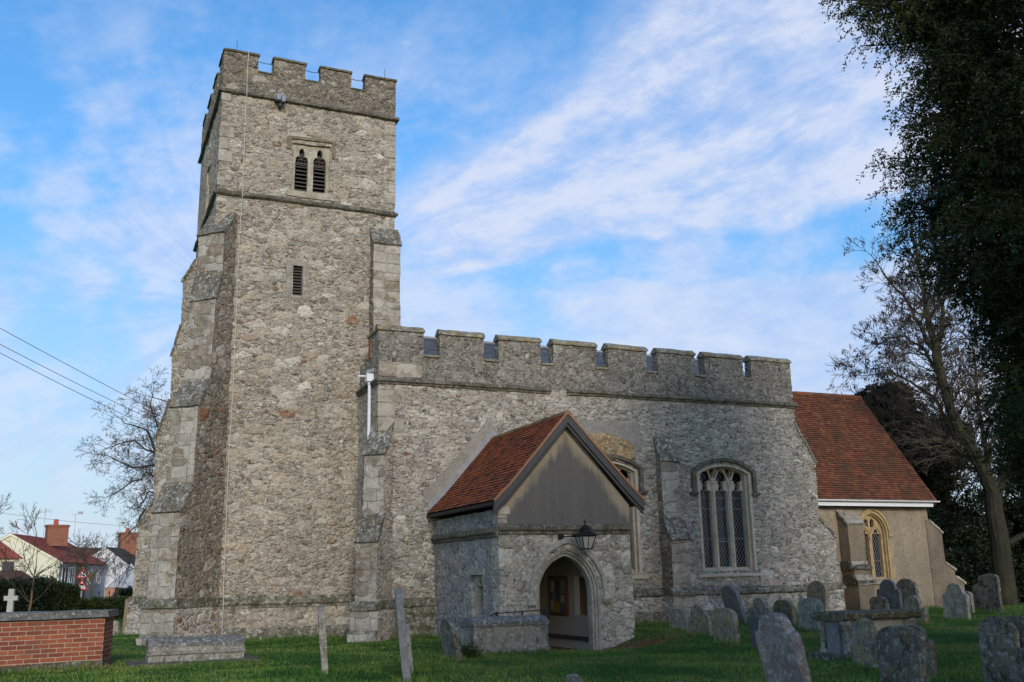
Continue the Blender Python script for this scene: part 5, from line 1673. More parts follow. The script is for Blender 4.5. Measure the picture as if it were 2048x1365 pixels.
# table tomb on the right
r = tomb_root('table_tomb', 12.95, 14.60, 'table tomb with heavy moulded lid and pale side panel among the right hand headstones')
g = G(); local_box(g, -0.2, 1.9, -0.2, 0.95, -0.3, 0.10, 0.02); build('base_slab', g, ST_SLAB, r)
g = G(); local_box(g, 0.10, 1.55, 0.08, 0.68, 0.10, 0.70, 0.004); build('body', g, ST_PANEL, r)
g = G(); local_box(g, 0.02, 0.30, 0.22, 0.55, 0.10, 0.66, 0.006); build('end_panel', g, ST_SMOOTH, r)
for px_, py_ in ((0.08, 0.06), (0.08, 0.70), (1.6, 0.06), (1.6, 0.70)):
    g = G()
    zz = [0.10, 0.14, 0.17, 0.20, 0.44, 0.49, 0.53, 0.64, 0.70]
    rr = [0.11, 0.11, 0.075, 0.062, 0.062, 0.08, 0.12, 0.135, 0.12]
    g.tube([(px_, py_, z) for z in zz], rr, 12)
    build('baluster', g, ST_TOMB, r, smooth=True)
g = G()
g.plate([(-0.10, 0.72), (-0.03, 0.69), (0.80, 0.69), (0.86, 0.72), (0.88, 0.80), (0.84, 0.84), (-0.08, 0.84), (-0.12, 0.80)], [], (1.78, 0, 0), Y, Z, X, 1.84, res=0.14, dseg=10, amp=0.016)
build('lid', g, lichenstone('dark_yellow_lid', (0.115, 0.105, 0.08), (0.045, 0.042, 0.032), 0.4, 0.4, 0.3, 1.3, False), r)
# brick tomb on the left edge
bt = empty('brick_tomb', (-0.5, 22.5, gz(-0.5, 22.5)), 'orange red brick tomb with grey slab coping at the left edge', 'tomb', local=True)
q = [(-2.2, -0.65), (1.10, -0.05), (1.30, 0.85), (-2.3, 0.75)]
g = G(); g.plate(q, [], (0, 0, 0.98), X, Y, Z, 0.86, res=0.3, amp=0.006, dseg=4); build('body', g, M_BRICK, bt)
g = G(); g.plate([(a * 1.012, b - 0.02 if b < 0.4 else b + 0.02) for a, b in q], [], (0, 0, 0.15), X, Y, Z, 0.5, res=0.15, amp=0.035, dseg=4); build('base', g, ST_SLAB, bt)
g = G()
qq = [(-2.3, -0.75), (1.17, -0.13), (1.40, 0.92), (-2.4, 0.85)]
g.plate(qq, [], (0, 0, 1.06), X, Y, Z, 0.06, res=0.2, amp=0.006); build('coping', g, ST_COPE, bt)
g = G()
g.plate([(a * 0.985, b * 0.93) for a, b in qq], [], (0, 0, 1.13), X, Y, Z, 0.07, res=0.12, amp=0.012); build('slab_top', g, ST_LID, bt)
# stone cross
r = empty('cross_monument', (-2.2, 42.5, gz(-2.2, 42.5)), 'pale stone cross on a stepped foot behind the brick tomb', 'cross', local=True, rot=(0, 0, R(-15)))
g = G(); g.plate([(-0.12, 0.3), (0.12, 0.3), (0.10, 1.15), (0.245, 1.15), (0.245, 1.32), (0.10, 1.32), (0.095, 1.575), (-0.095, 1.575), (-0.10, 1.32), (-0.245, 1.32), (-0.245, 1.15), (-0.10, 1.15)], [], (0, -0.08, 0), X, Z, -Y, 0.16, res=0.2, fill=False)
build('cross', g, M_CONC, r)
g = G(); g.box(-0.22, 0.22, -0.2, 0.2, 0.16, 0.32); g.box(-0.34, 0.34, -0.3, 0.3, -0.1, 0.17); g.plate([(-0.12, 0.32), (0.12, 0.32), (0.0, 0.62)], [], (0, -0.19, 0), X, Z, -Y, 0.08, res=0.3)
build('pedestal', g, M_CONC, r)
# wooden post
g = G(); g.box(-0.075, 0.075, -0.06, 0.06, -0.3, 1.14, M=Matrix.Rotation(R(2), 4, 'Y'))
build('wooden_post', g, M_POST, None, (0, 0, 0), (1.68, 38.1, gz(1.68, 38.1)), label='weathered square wooden post beside the tower corner', cat='post')
# handrail by the tomb
r = empty('handrail', (9.3, 20.95, gz(9.3, 20.95)), 'thin black iron handrail behind the chest tomb at the porch', 'handrail', local=True)
g = G(); g.tube([(-0.62, 0.72, 0.70), (-0.60, 0.70, 0.76), (-0.40, 0.6, 0.86), (0.62, 0.0, 0.93), (0.70, -0.03, 0.94)], 0.013, 6); build('rail', g, M_BLACK, r)
for x, y, s in ((-0.36, 0.58, 0), (0.15, 0.28, 0), (0.58, 0.02, 0)):
    g = G(); g.tube([(x, y, -0.2), (x, y, 0.905)], 0.024, 6)
    build('post', g, M_BLACK, r)
g = G(); g.tube([(0.70, -0.02, 0.70), (0.60, 0.0, 0.92)], 0.02, 6); build('brace', g, M_BLACK, r)
# ================================================================== street houses beyond the churchyard
def chimney(parent, x, y, z0, z1, w, d, pot=True, rotz=0.3):
    M = Matrix.Translation((x, y, 0)) @ Matrix.Rotation(rotz, 4, 'Z')
    g = G()
    g.box(-w / 2, w / 2, -d / 2, d / 2, z0, z1 - 0.28, M=M)
    for k, o in ((0, 0.04), (1, 0.08), (2, 0.11)):
        g.box(-w / 2 - o, w / 2 + o, -d / 2 - o, d / 2 + o, z1 - 0.28 + k * 0.08, z1 - 0.202 + k * 0.08, M=M)
    g.box(-w / 2, w / 2, -d / 2, d / 2, z1 - 0.04, z1, M=M)
    c = build('chimney', g, M_BRICK_F, parent)
    if pot:
        g = G(); p = M @ Vector((-w * 0.08, 0, 0))
        g.tube([(p.x, p.y, z1 - 0.02), (p.x, p.y, z1 + 0.12), (p.x, p.y, z1 + 0.5), (p.x, p.y, z1 + 0.55)], [0.23, 0.25, 0.22, 0.25], 12)
        build('chimney_pot', g, M_POT, c)
    return c
def aerial(parent, x, y, z0, z1, kind=0):
    g = G()
    g.tube([(x, y, z0), (x, y, z1)], 0.022, 5)
    if kind == 0:
        for k in range(6):
            zz = z1 - 0.1 - (k % 3) * 0.12
            g.tube([(x - 0.55, y + 0.1 * k, zz), (x + 0.55, y - 0.1 * k, zz)], 0.012, 4)
        g.box(x - 0.05, x + 0.05, y - 0.05, y + 0.05, z1 - 0.5, z1 + 0.05)
    elif kind == 1:
        g.tube([(x - 0.45, y, z1 - 0.25), (x + 0.7, y + 0.2, z1 + 0.05)], 0.02, 4)
        g.box(x + 0.2, x + 0.7, y, y + 0.1, z1 - 0.1, z1 + 0.18)
    build('aerial', g, M_GALV, parent)
def wall_window(parent, O, U, x0, x1, z0, z1, m=None):
    """framed window standing on a wall face: O point on wall, U along it (unit), outward to the right of travel"""
    U = Vector(U); N = Vector((U.y, -U.x, 0))
    O = Vector(O)
    g = G()
    g.plate(rect(x0, x1, z0, z1), [rect(x0 + 0.07, (x0 + x1) / 2 - 0.03, z0 + 0.07, z1 - 0.07), rect((x0 + x1) / 2 + 0.03, x1 - 0.07, z0 + 0.07, z1 - 0.07)], O + N * 0.06, U, Z, N, 0.06, res=5, fill=False)
    f = build('window', g, m or M_WHITE, parent)
    g = G(); g.plate(rect(x0 + 0.02, x1 - 0.02, z0 + 0.02, z1 - 0.02), [], O + N * 0.02, U, Z, N, 0.015, res=5, fill=False)
    build('pane', g, M_GLASS, f)
def house(name, label, C0, apex_xy, far, ze, zr, wallm, facem, roofm, gauge=0.3, over=0.3):
    """C0: ground corner between gable and facade; apex_xy half way along the gable; far: other end of the facade"""
    C0 = Vector((*C0, 0)); A = Vector((*apex_xy, 0)); Fv = Vector((*far, 0))
    hg = A - C0
    u = Fv - C0
    root = empty(name, tuple(C0), label, 'house')
    B = C0 + hg * 2
    g = G()
    def V3(p, z): return Vector((p.x, p.y, z))
    pts = [V3(C0, -0.5), V3(Fv, -0.5), V3(B + u, -0.5), V3(B, -0.5), V3(C0, ze), V3(Fv, ze), V3(B + u, ze), V3(B, ze), V3(A, zr), V3(A + u, zr)]
    g.add(pts, [(3, 0, 4, 8, 7), (0, 1, 5, 4), (1, 2, 6, 9, 5), (2, 3, 7, 6)], lambda k: 1 if k == 1 else 0)
    wl = build('wall', g, [wallm, facem], root)
    g = G()
    un_ = u.normalized(); e = (hg.normalized()) * -1 * over
    drop = (zr - ze) / hg.length * over
    up_ = Vector((0, 0, 0.08))
    P0, P1 = V3(C0, ze - drop) + e - un_ * 0.12 + up_, V3(Fv, ze - drop) + e + un_ * 0.12 + up_
    P2, P3 = V3(A + u, zr) + un_ * 0.12 + up_, V3(A, zr) - un_ * 0.12 + up_
    tiles(g, P0, P1, P2, P3, gauge, 0.34, 0.03, 0.012)
    Q0, Q1 = V3(B, ze - drop) - e - un_ * 0.12 + up_, V3(B + u, ze - drop) - e + un_ * 0.12 + up_
    tiles(g, Q1, Q0, P3, P2, gauge * 1.5, 0.6, 0.03, 0.01)
    dd = Vector((0, 0, -0.06))
    g.add([P0 + dd, P1 + dd, P2 + dd, P3 + dd], [(3, 2, 1, 0)], 0, 0.4); g.add([Q0 + dd, Q1 + dd, P2 + dd, P3 + dd], [(0, 1, 2, 3)], 0, 0.4)
    build('roof', g, roofm, root, tone=True)
    g = G()
    for (a, b) in ((P0, P3), (P3, Q0)):
        t_ = Vector((0, 0, -0.24))
        o_ = -un_ * 0.03
        g.add([a + o_, b + o_, b + o_ + t_, a + o_ + t_, a + un_ * .05, b + un_ * .05, b + t_ + un_ * .05, a + t_ + un_ * .05], [(0, 1, 2, 3), (4, 7, 6, 5), (0, 4, 5, 1), (3, 2, 6, 7)])
    build('bargeboard', g, M_HWHITE if wallm is not M_CREAM else M_CREAM, root)
    return root, C0, u, hg
h1, C0, u1, hg1 = house('cottage', 'cream gabled cottage with bright red tiled roof and brick chimney stack', (-1.554, 104.457), (-6.07, 106.44), (2.9, 121.5), 3.9, 6.55, M_CREAM, M_HBLUE, M_TILE_H)
un1 = u1.normalized()
for x0, x1, z0, z1 in ((0.9, 3.0, 1.9, 3.4), (3.6, 5.2, 1.9, 3.4), (10.5, 12.3, 1.7, 3.2), (14.0, 15.6, 1.7, 3.2), (1.0, 2.6, -0.3, 1.2)):
    wall_window(h1, C0, un1, x0, x1, z0, z1)
# brick-fronted middle bay
N1 = Vector((un1.y, -un1.x, 0))
g = G(); g.plate(rect(5.6, 9.6, -0.4, 3.72), [], C0 + N1 * 0.05, un1, Z, N1, 0.05, res=5, fill=False); build('brick_front', g, M_BRICK_W, h1)
chimney(h1, -2.2, 112.4, 5.6, 7.75, 2.0, 1.0)
aerial(h1, -3.4, 111.5, 6.3, 9.3, 0)
aerial(h1, -0.55, 113.2, 6.0, 9.0, 1)
h0, C00, u00, hg00 = house('cottage', 'low cottage with red hipped roof cut off by the left edge', (-4.3, 88.9), (-6.9, 92.2), (-13.0, 86.5), 3.95, 5.95, M_CREAM, M_CREAM, M_TILE_H)
g = G()
uu = (Vector((-13.0, 86.5, 0)) - Vector((-4.3, 88.9, 0))).normalized(); nn = Vector((-uu.y, uu.x, 0))
def oo(a, d, z): 
    p = Vector((-4.3, 88.9, 0)) + uu * a + nn * d * -1
    return (p.x, p.y, z)
nsign = -1 if (nn.y < 0) else 1
nn = nn * (-nsign) if nn.y > 0 else nn
def po(a, d, z):
    p = Vector((-4.3, 88.9, 0)) + uu * a + nn * d
    return (p.x, p.y, z)
for a0, a1 in ((0.35, 1.2),):
    g = G(); g.add([po(a0, 0.06, 2.55), po(a1, 0.06, 2.55), po(a1, 0.06, 3.6), po(a0, 0.06, 3.6), po(a0, 0, 2.55), po(a1, 0, 2.55), po(a1, 0, 3.6), po(a0, 0, 3.6)], [(0, 1, 2, 3), (0, 4, 5, 1), (2, 6, 7, 3), (1, 5, 6, 2), (0, 3, 7, 4)])
    f = build('window', g, M_BARGE, h0)
g = G()
tiles(g, po(3.2, 2.0, 2.0), po(-1.1, 2.0, 2.0), po(-0.2, 0.1, 2.9), po(2.2, 0.1, 2.9), 0.3, 0.34, 0.03, 0.012)
g.add([po(3.2, 2.0, 1.9), po(-1.1, 2.0, 1.9), po(-0.2, 0.1, 2.8), po(2.2, 0.1, 2.8)], [(0, 1, 2, 3)])
build('lean_to_roof', g, M_TILE_HD, h0, tone=True)
g = G(); g.add([po(3.1, 1.9, -0.3), po(-1.0, 1.9, -0.3), po(-1.0, 1.9, 1.95), po(3.1, 1.9, 1.95), po(-1.0, 0, -0.3), po(-1.0, 0, 2.0)], [(0, 1, 2, 3), (1, 4, 5, 2)])
build('lean_to_wall', g, M_HWHITE, h0)
h2, C2, u2, hg2 = house('cottage', 'white gabled house with dark roof and tall brick chimney beyond the cream cottage', (5.3, 121.0), (2.75, 122.1), (11.0, 134.0), 3.75, 5.75, M_HWHITE, M_HWHITE, M_TILE_HB)
chimney(h2, 5.35, 127.0, 4.6, 7.65, 2.1, 1.1)
aerial(h2, 4.2, 126.2, 5.5, 10.6, 2)
aerial(h2, 5.2, 126.2, 6.5, 10.2, 2)
h3, C3, u3, hg3 = house('cottage', 'pale blue rendered cottage with steep dark catslide roof next to the church tower', (3.05, 111.2), (5.1, 110.9), (3.6, 119.0), 1.7, 3.65, M_HBLUE, M_HBLUE, M_TILE_HD)
wall_window(h3, C3, u3.normalized(), 0.4, 1.4, 0.5, 1.4)
h4, C4, u4, hg4 = house('cottage', 'brown roofed house glimpsed between the two chimneys', (1.5, 146.0), (0.0, 149.0), (16.0, 152.0), 3.6, 6.6, M_BRICK_W, M_BRICK_W, M_TILE_HD)

# ================================================================== street furniture
def road_sign():
    r = empty('road_sign', (0.33, 65.4, 0.0), 'pair of red bordered triangular warning signs on one grey pole by the road', 'road sign', local=True, rot=(0, 0, R(-2)))
    g = G(); g.tube([(0, 0.05, -0.3), (0, 0.05, 2.72)], 0.045, 8); build('pole', g, M_GALV, r)
    red = flat('sign_red', (0.48, 0.02, 0.02), 0.4, 0.03); wht = flat('sign_white', (0.75, 0.75, 0.75), 0.4, 0.03); blk = flat('sign_black', (0.01, 0.01, 0.01), 0.4, 0.03)
    def tri(w_, z0, h_, ins=0.0):
        return [(-w_ / 2 + ins * 1.7, z0 + ins), (w_ / 2 - ins * 1.7, z0 + ins), (0, z0 + h_ - ins * 2.0)]
    for z0, k in ((2.06, 0), (1.37, 1)):
        g = G(); g.plate(tri(0.70, z0, 0.64), [], (0, -0.03, 0), X, Z, -Y, 0.02, res=5, fill=False); p = build('sign_plate', g, red, r)
        g = G(); g.plate(tri(0.70, z0, 0.64, 0.075), [], (0, -0.036, 0), X, Z, -Y, 0.004, res=5, fill=False); build('sign_face', g, wht, p)
        g = G()
        def bar(pts, w_=0.05):
            for (a, b), (c, d) in zip(pts[:-1], pts[1:]):
                L = math.hypot(c - a, d - b); nx_, nz_ = -(d - b) / L * w_ / 2, (c - a) / L * w_ / 2
                ex, ez = (c - a) / L * w_ * .4, (d - b) / L * w_ * .4
                g.plate([(a - ex - nx_, b - ez - nz_), (c + ex - nx_, d + ez - nz_), (c + ex + nx_, d + ez + nz_), (a - ex + nx_, b - ez + nz_)], [], (0, -0.042, 0), X, Z, -Y, 0.004, res=5, fill=False)
        if k == 0:   # double bend
            bar([(-0.10, z0 + 0.11), (-0.10, z0 + 0.27), (0.06, z0 + 0.13), (0.06, z0 + 0.36)], 0.055)
            g.plate([(0.0, z0 + 0.34), (0.12, z0 + 0.34), (0.06, z0 + 0.43)], [], (0, -0.042, 0), X, Z, -Y, 0.004, res=5, fill=False)
        else:        # skidding car
            g.plate([(-0.10, z0 + 0.24), (0.10, z0 + 0.24), (0.10, z0 + 0.31), (0.06, z0 + 0.38), (-0.06, z0 + 0.38), (-0.10, z0 + 0.31)], [], (0, -0.042, 0), X, Z, -Y, 0.004, res=5, fill=False)
            bar([(-0.12, z0 + 0.10), (-0.03, z0 + 0.15), (-0.10, z0 + 0.22)], 0.03); bar([(0.03, z0 + 0.10), (0.12, z0 + 0.15), (0.05, z0 + 0.22)], 0.03)
        build('symbol', g, blk, p)
road_sign()
r = empty('gate_pier', (2.3, 75.4, 0.0), 'orange brick gate pier with a dark letter box by the hedge', 'gate pier', local=True)
g = G(); g.box(-0.42, 0.42, -0.3, 0.3, -0.3, 1.40); g.box(-0.46, 0.46, -0.34, 0.34, 1.40, 1.47); build('pier', g, brick('pier_brick', (0.40, 0.17, 0.08), (0.30, 0.11, 0.055), (0.38, 0.32, 0.26), 0.25, 0.1, 0.02), r)
g = G(); g.box(0.10, 0.32, -0.36, -0.30, 0.75, 1.05); build('letter_box', g, M_BLACK, r)
r = empty('iron_railing', (1.3, 62.0, 0.0), 'short black iron railing with spear tops below the road sign', 'railing', local=True)
g = G(); g.tube([(-0.2, 0, 0.95), (1.3, 0.2, 0.98)], 0.02, 5); build('rail', g, M_BLACK, r)
for k in range(3):
    g = G(); g.tube([(k * 0.55 - 0.05, k * 0.08, -0.2), (k * 0.55 - 0.05, k * 0.08, 1.15), (k * 0.55 - 0.05, k * 0.08, 1.2), (k * 0.55 - 0.05, k * 0.08, 1.34)], [0.02, 0.02, 0.045, 0.004], 5); build('post', g, M_BLACK, r)
g = G()
g.box(-1.2, 4.2, -0.15, 0.15, -0.3, 0.72, amp=0.02, M=Matrix.Translation((0.9, 54.5, 0)) @ Matrix.Rotation(R(-22), 4, 'Z'))
build('low_brick_wall', g, M_BRICK_W, None, origin=(0.9, 54.5, 0), label='low old brick wall with ivy beyond the churchyard grass', cat='wall')

# overhead service wires running to the tower buttress
def wire(A_, B_, sag, rad, label):
    g = G(); A_, B_ = Vector(A_), Vector(B_)
    g.tube([A_.lerp(B_, k / 24) - Vector((0, 0, sag * 4 * (k / 24) * (1 - k / 24))) for k in range(25)], rad, 4)
    build('overhead_wire', g, M_IRON, None, origin=tuple(A_), label=label, cat='wire', group='overhead wires to the tower')
wire((-5.3, 27.5, 9.72), (2.62, 36.05, 7.30), 0.06, 0.009, 'topmost thin overhead wire slanting down to the tower buttress')
wire((-5.3, 27.7, 9.30), (2.60, 36.05, 6.98), 0.10, 0.009, 'middle thin overhead wire slanting down to the tower buttress')
wire((-5.3, 27.9, 9.17), (2.58, 36.05, 6.72), 0.14, 0.009, 'lowest thin overhead wire slanting down to the tower buttress')
g = G(); A_, B_ = Vector((-9.5, 102.5, 8.75)), Vector((4.5, 96.3, 6.75))
g.tube([A_.lerp(B_, k / 20) - Vector((0, 0, 0.9 * (k / 20) * (1 - k / 20))) for k in range(21)], 0.018, 4)
build('overhead_wire', g, M_IRON, None, origin=tuple(A_), label='single far wire strung level above the cottage chimneys', cat='wire')

# ================================================================== trees
def rv(s=1.0):
    return Vector((random.gauss(0, 1), random.gauss(0, 1), random.gauss(0, 1))) * s
class Twigs:
    def __init__(s): s.limb, s.twig, s.tips = G(), G(), []
def limb(T, pts, r0_, r1_, wob=0.04, seg=0.5, n=7):
    """wobbly limb through the points; returns sampled points with radii"""
    P = [Vector(p) for p in pts]
    out = [P[0]]
    for a, b in zip(P[:-1], P[1:]):
        k = max(1, int((b - a).length / seg))
        for q in range(1, k + 1):
            out.append(a.lerp(b, q / k) + (rv(wob) if not (q == k) else rv(wob * 0.4)))
    m = len(out)
    rad = [r0_ + (r1_ - r0_) * (i / (m - 1)) ** 0.8 for i in range(m)]
    T.limb.tube(out, rad, n)
    return out, rad
def branchlet(T, p, d, L, r, depth, bend, grav, kids, spread=38):
    n = max(2, int(L / 0.28))
    pts = [p]; dd = d.normalized()
    dirs = []
    for i in range(n):
        dd = (dd + rv(bend) + Vector((0, 0, grav))).normalized()
        pts.append(pts[-1] + dd * (L / n)); dirs.append(dd)
    tgt = T.limb if r > 0.03 else T.twig
    tgt.tube(pts, [max(0.0075, r * (1 - 0.75 * i / n)) for i in range(n + 1)], 5 if r > 0.03 else 3, cap=False)
    if depth <= 0:
        T.tips.append((pts[-1], dd))
        return
    for c in range(kids):
        f = random.uniform(0.25, 1.0)
        i = min(n - 1, int(f * n))
        ax = dirs[i].orthogonal().normalized()
        ax = Matrix.Rotation(random.uniform(0, 2 * math.pi), 3, dirs[i]) @ ax
        nd = Matrix.Rotation(R(random.uniform(spread * 0.6, spread * 1.4)), 3, ax) @ dirs[i]
        branchlet(T, pts[i + 1], nd, L * random.uniform(0.42, 0.68), r * 0.5, depth - 1, bend, grav, kids, spread)
    branchlet(T, pts[-1], dd, L * 0.5, r * 0.3, depth - 1, bend, grav, max(2, kids - 1), spread)
def sprout(T, samples, step, L, depth, kids, rfac=0.4, bend=0.12, grav=0.0, start=0.25, upb=0.3, spread=38, rmax=0.05):
    out, rad = samples
    acc = 0.0
    for i in range(max(1, int(len(out) * start)), len(out)):
        acc += (out[i] - out[i - 1]).length
        while acc > step:
            acc -= step
            t_ = (out[i] - out[i - 1]).normalized()
            ax = Matrix.Rotation(random.uniform(0, 6.28), 3, t_) @ t_.orthogonal().normalized()
            nd = (t_ * random.uniform(0.3, 0.9) + ax + Vector((0, 0, upb))).normalized()
            branchlet(T, out[i], nd, L * random.uniform(0.6, 1.15) * (0.6 + 0.4 * (1 - i / len(out))), min(rmax, rad[i] * rfac), depth, bend, grav, kids, spread)
    t_ = (out[-1] - out[-2]).normalized()
    branchlet(T, out[-1], t_, L, rad[-1], depth, bend, grav, kids + 1, spread)

def cards(name, pos, dirs, ln, wd, m, parent, jitter=0.3, origin=None, label=None, cat=None, kind=None, group=None, fold=0.0, root=None):
    """many small leaf-sized quads as one crown mesh (numpy)"""
    n = len(pos)
    d = dirs / np.linalg.norm(dirs, axis=1, keepdims=True)
    r = rng.normal(size=(n, 3))
    s_ = np.cross(d, r); s_ /= np.linalg.norm(s_, axis=1, keepdims=True) + 1e-9
    ln = (np.ones(n) * ln * rng.uniform(0.6, 1.3, n))[:, None]; wd = (np.ones(n) * wd * rng.uniform(0.7, 1.3, n))[:, None]
    p0 = pos; p2 = pos + d * ln; mid = pos + d * ln * 0.45
    v = np.stack([p0, mid + s_ * wd * 0.5, p2, mid - s_ * wd * 0.5], 1).reshape(-1, 3)
    o0 = np.array(ORG[parent.name] if parent is not None else origin)
    me = bpy.data.meshes.new(name)
    me.vertices.add(4 * n); me.loops.add(4 * n); me.polygons.add(n)
    me.vertices.foreach_set('co', (v - o0).astype(np.float32).ravel())
    me.loops.foreach_set('vertex_index', np.arange(4 * n, dtype=np.int32))
    me.polygons.foreach_set('loop_start', np.arange(0, 4 * n, 4, dtype=np.int32))
    me.polygons.foreach_set('loop_total', np.full(n, 4, dtype=np.int32))
    me.materials.append(m)
    me.update(calc_edges=True); me.validate()
    o = bpy.data.objects.new(name, me); COL.objects.link(o)
    if parent is not None:
        o.parent = parent; ORG[o.name] = tuple(o0)
    else:
        o.location = tuple(o0)
    tag(o, label, cat, group, kind)
    return o

# ---- big yew on the right
def yew():
    ax, ay = 16.75, 11.15
    r = empty('yew_tree', (ax, ay, 0), 'huge dark yew tree filling the upper right edge', 'tree')
    T = Twigs()
    trunk = limb(T, [(ax, ay, -0.3), (ax + 0.05, ay, 2.5), (ax - 0.05, ay + 0.1, 6), (ax, ay, 10), (ax, ay, 14.5)], 0.55, 0.12, 0.03, 0.6, 10)
    prof = [(2.9, 1.7), (3.35, 2.35), (4.1, 2.75), (4.8, 2.65), (5.4, 2.5), (6.4, 3.0), (7.0, 3.45), (7.6, 3.6), (8.1, 3.45), (8.6, 3.40), (9.3, 3.75), (10.0, 3.8), (10.6, 3.75), (11.1, 3.75), (11.6, 3.8), (12.1, 3.95), (12.6, 4.0), (13.5, 3.9), (15.0, 3.0), (16.2, 1.2)]
    zs_ = [p[0] for p in prof]; rs_ = [p[1] for p in prof]
    toward = math.atan2(0.40, -0.915)   # towards the picture's left
    P, Dv = [], []
    nb = 900
    for b in range(nb):
        z = 2.95 + (16.0 - 2.95) * ((b + 0.5) / nb) ** 1.05
        az = random.uniform(0, 2 * math.pi) if b % 2 else toward + random.gauss(0, 0.8)
        lump = noise.noise(Vector((math.cos(az) * 1.6, math.sin(az) * 1.6, z * 0.55)))
        rad = float(np.interp(z, zs_, rs_)) * random.uniform(0.55, 1.0) ** 0.6 * (0.93 + 0.20 * lump + 0.16 * noise.noise(Vector((math.cos(az) * 4, math.sin(az) * 4, z * 1.5))))
        rise = random.uniform(-0.2, 1.6)
        if b < 5:   # one long bough reaching out at the top left
            z, az, rad, rise = 11.75 + 0.12 * b, toward + 0.06 * (b - 2), 4.35 - 0.22 * abs(b - 2), 0.1
        o = Vector((math.cos(az), math.sin(az), 0))
        base = Vector((ax, ay, z - rise)) + o * rad * 0.3
        tip = Vector((ax, ay, z)) + o * rad
        n = 5
        pts = [base.lerp(tip, k / n) + rv(0.06) for k in range(n + 1)]
        if b % 3 == 0:
            T.limb.tube(pts, [0.035 * (1 - 0.85 * k / n) + 0.005 for k in range(n + 1)], 4, cap=False)
        ns = int(10 + rad * 4)
        for s_i in range(ns):
            f = 0.15 + 0.85 * (s_i + random.random()) / ns
            q = base.lerp(tip, f) + rv(0.10)
            dr = (o * random.uniform(0.1, 0.8) + rv(0.55) + Vector((0, 0, -0.15))).normalized()
            L = random.uniform(0.18, 0.50)
            m_ = int(L / 0.0125)
            for c in range(m_):
                g_ = (c + random.random()) / m_
                pp = q + dr * L * g_ + Vector((0, 0, -0.22 * g_ * g_)) + rv(0.024)
                P.append(pp); Dv.append(dr * 0.5 + rv(0.6) + Vector((0, 0, -0.15)))
    build('trunk', T.limb, M_BARK, r)
    P = np.array([tuple(p) for p in P]); Dv = np.array([tuple(p) for p in Dv])
    core = []
    for k in range(26000):
        z = random.uniform(3.2, 15.5); az = random.uniform(0, 6.2832)
        lump = noise.noise(Vector((math.cos(az) * 1.6, math.sin(az) * 1.6, z * 0.55)))
        q = float(np.interp(z, zs_, rs_)) * (0.95 + 0.18 * lump) * random.uniform(0.35, 0.80)
        core.append((ax + math.cos(az) * q, ay + math.sin(az) * q, z))
    core = np.array(core)
    P = np.vstack([P, core + rng.normal(0, .06, core.shape), core + rng.normal(0, .06, core.shape)]); Dv = np.vstack([Dv, rng.normal(0, 1, core.shape), rng.normal(0, 1, core.shape)])
    lens_ = np.concatenate([np.full(len(P) - 2 * len(core), 0.078), np.full(2 * len(core), 0.15)])
    cards('crown', P, Dv, lens_, lens_ * 0.38, M_YEW, r)
yew()

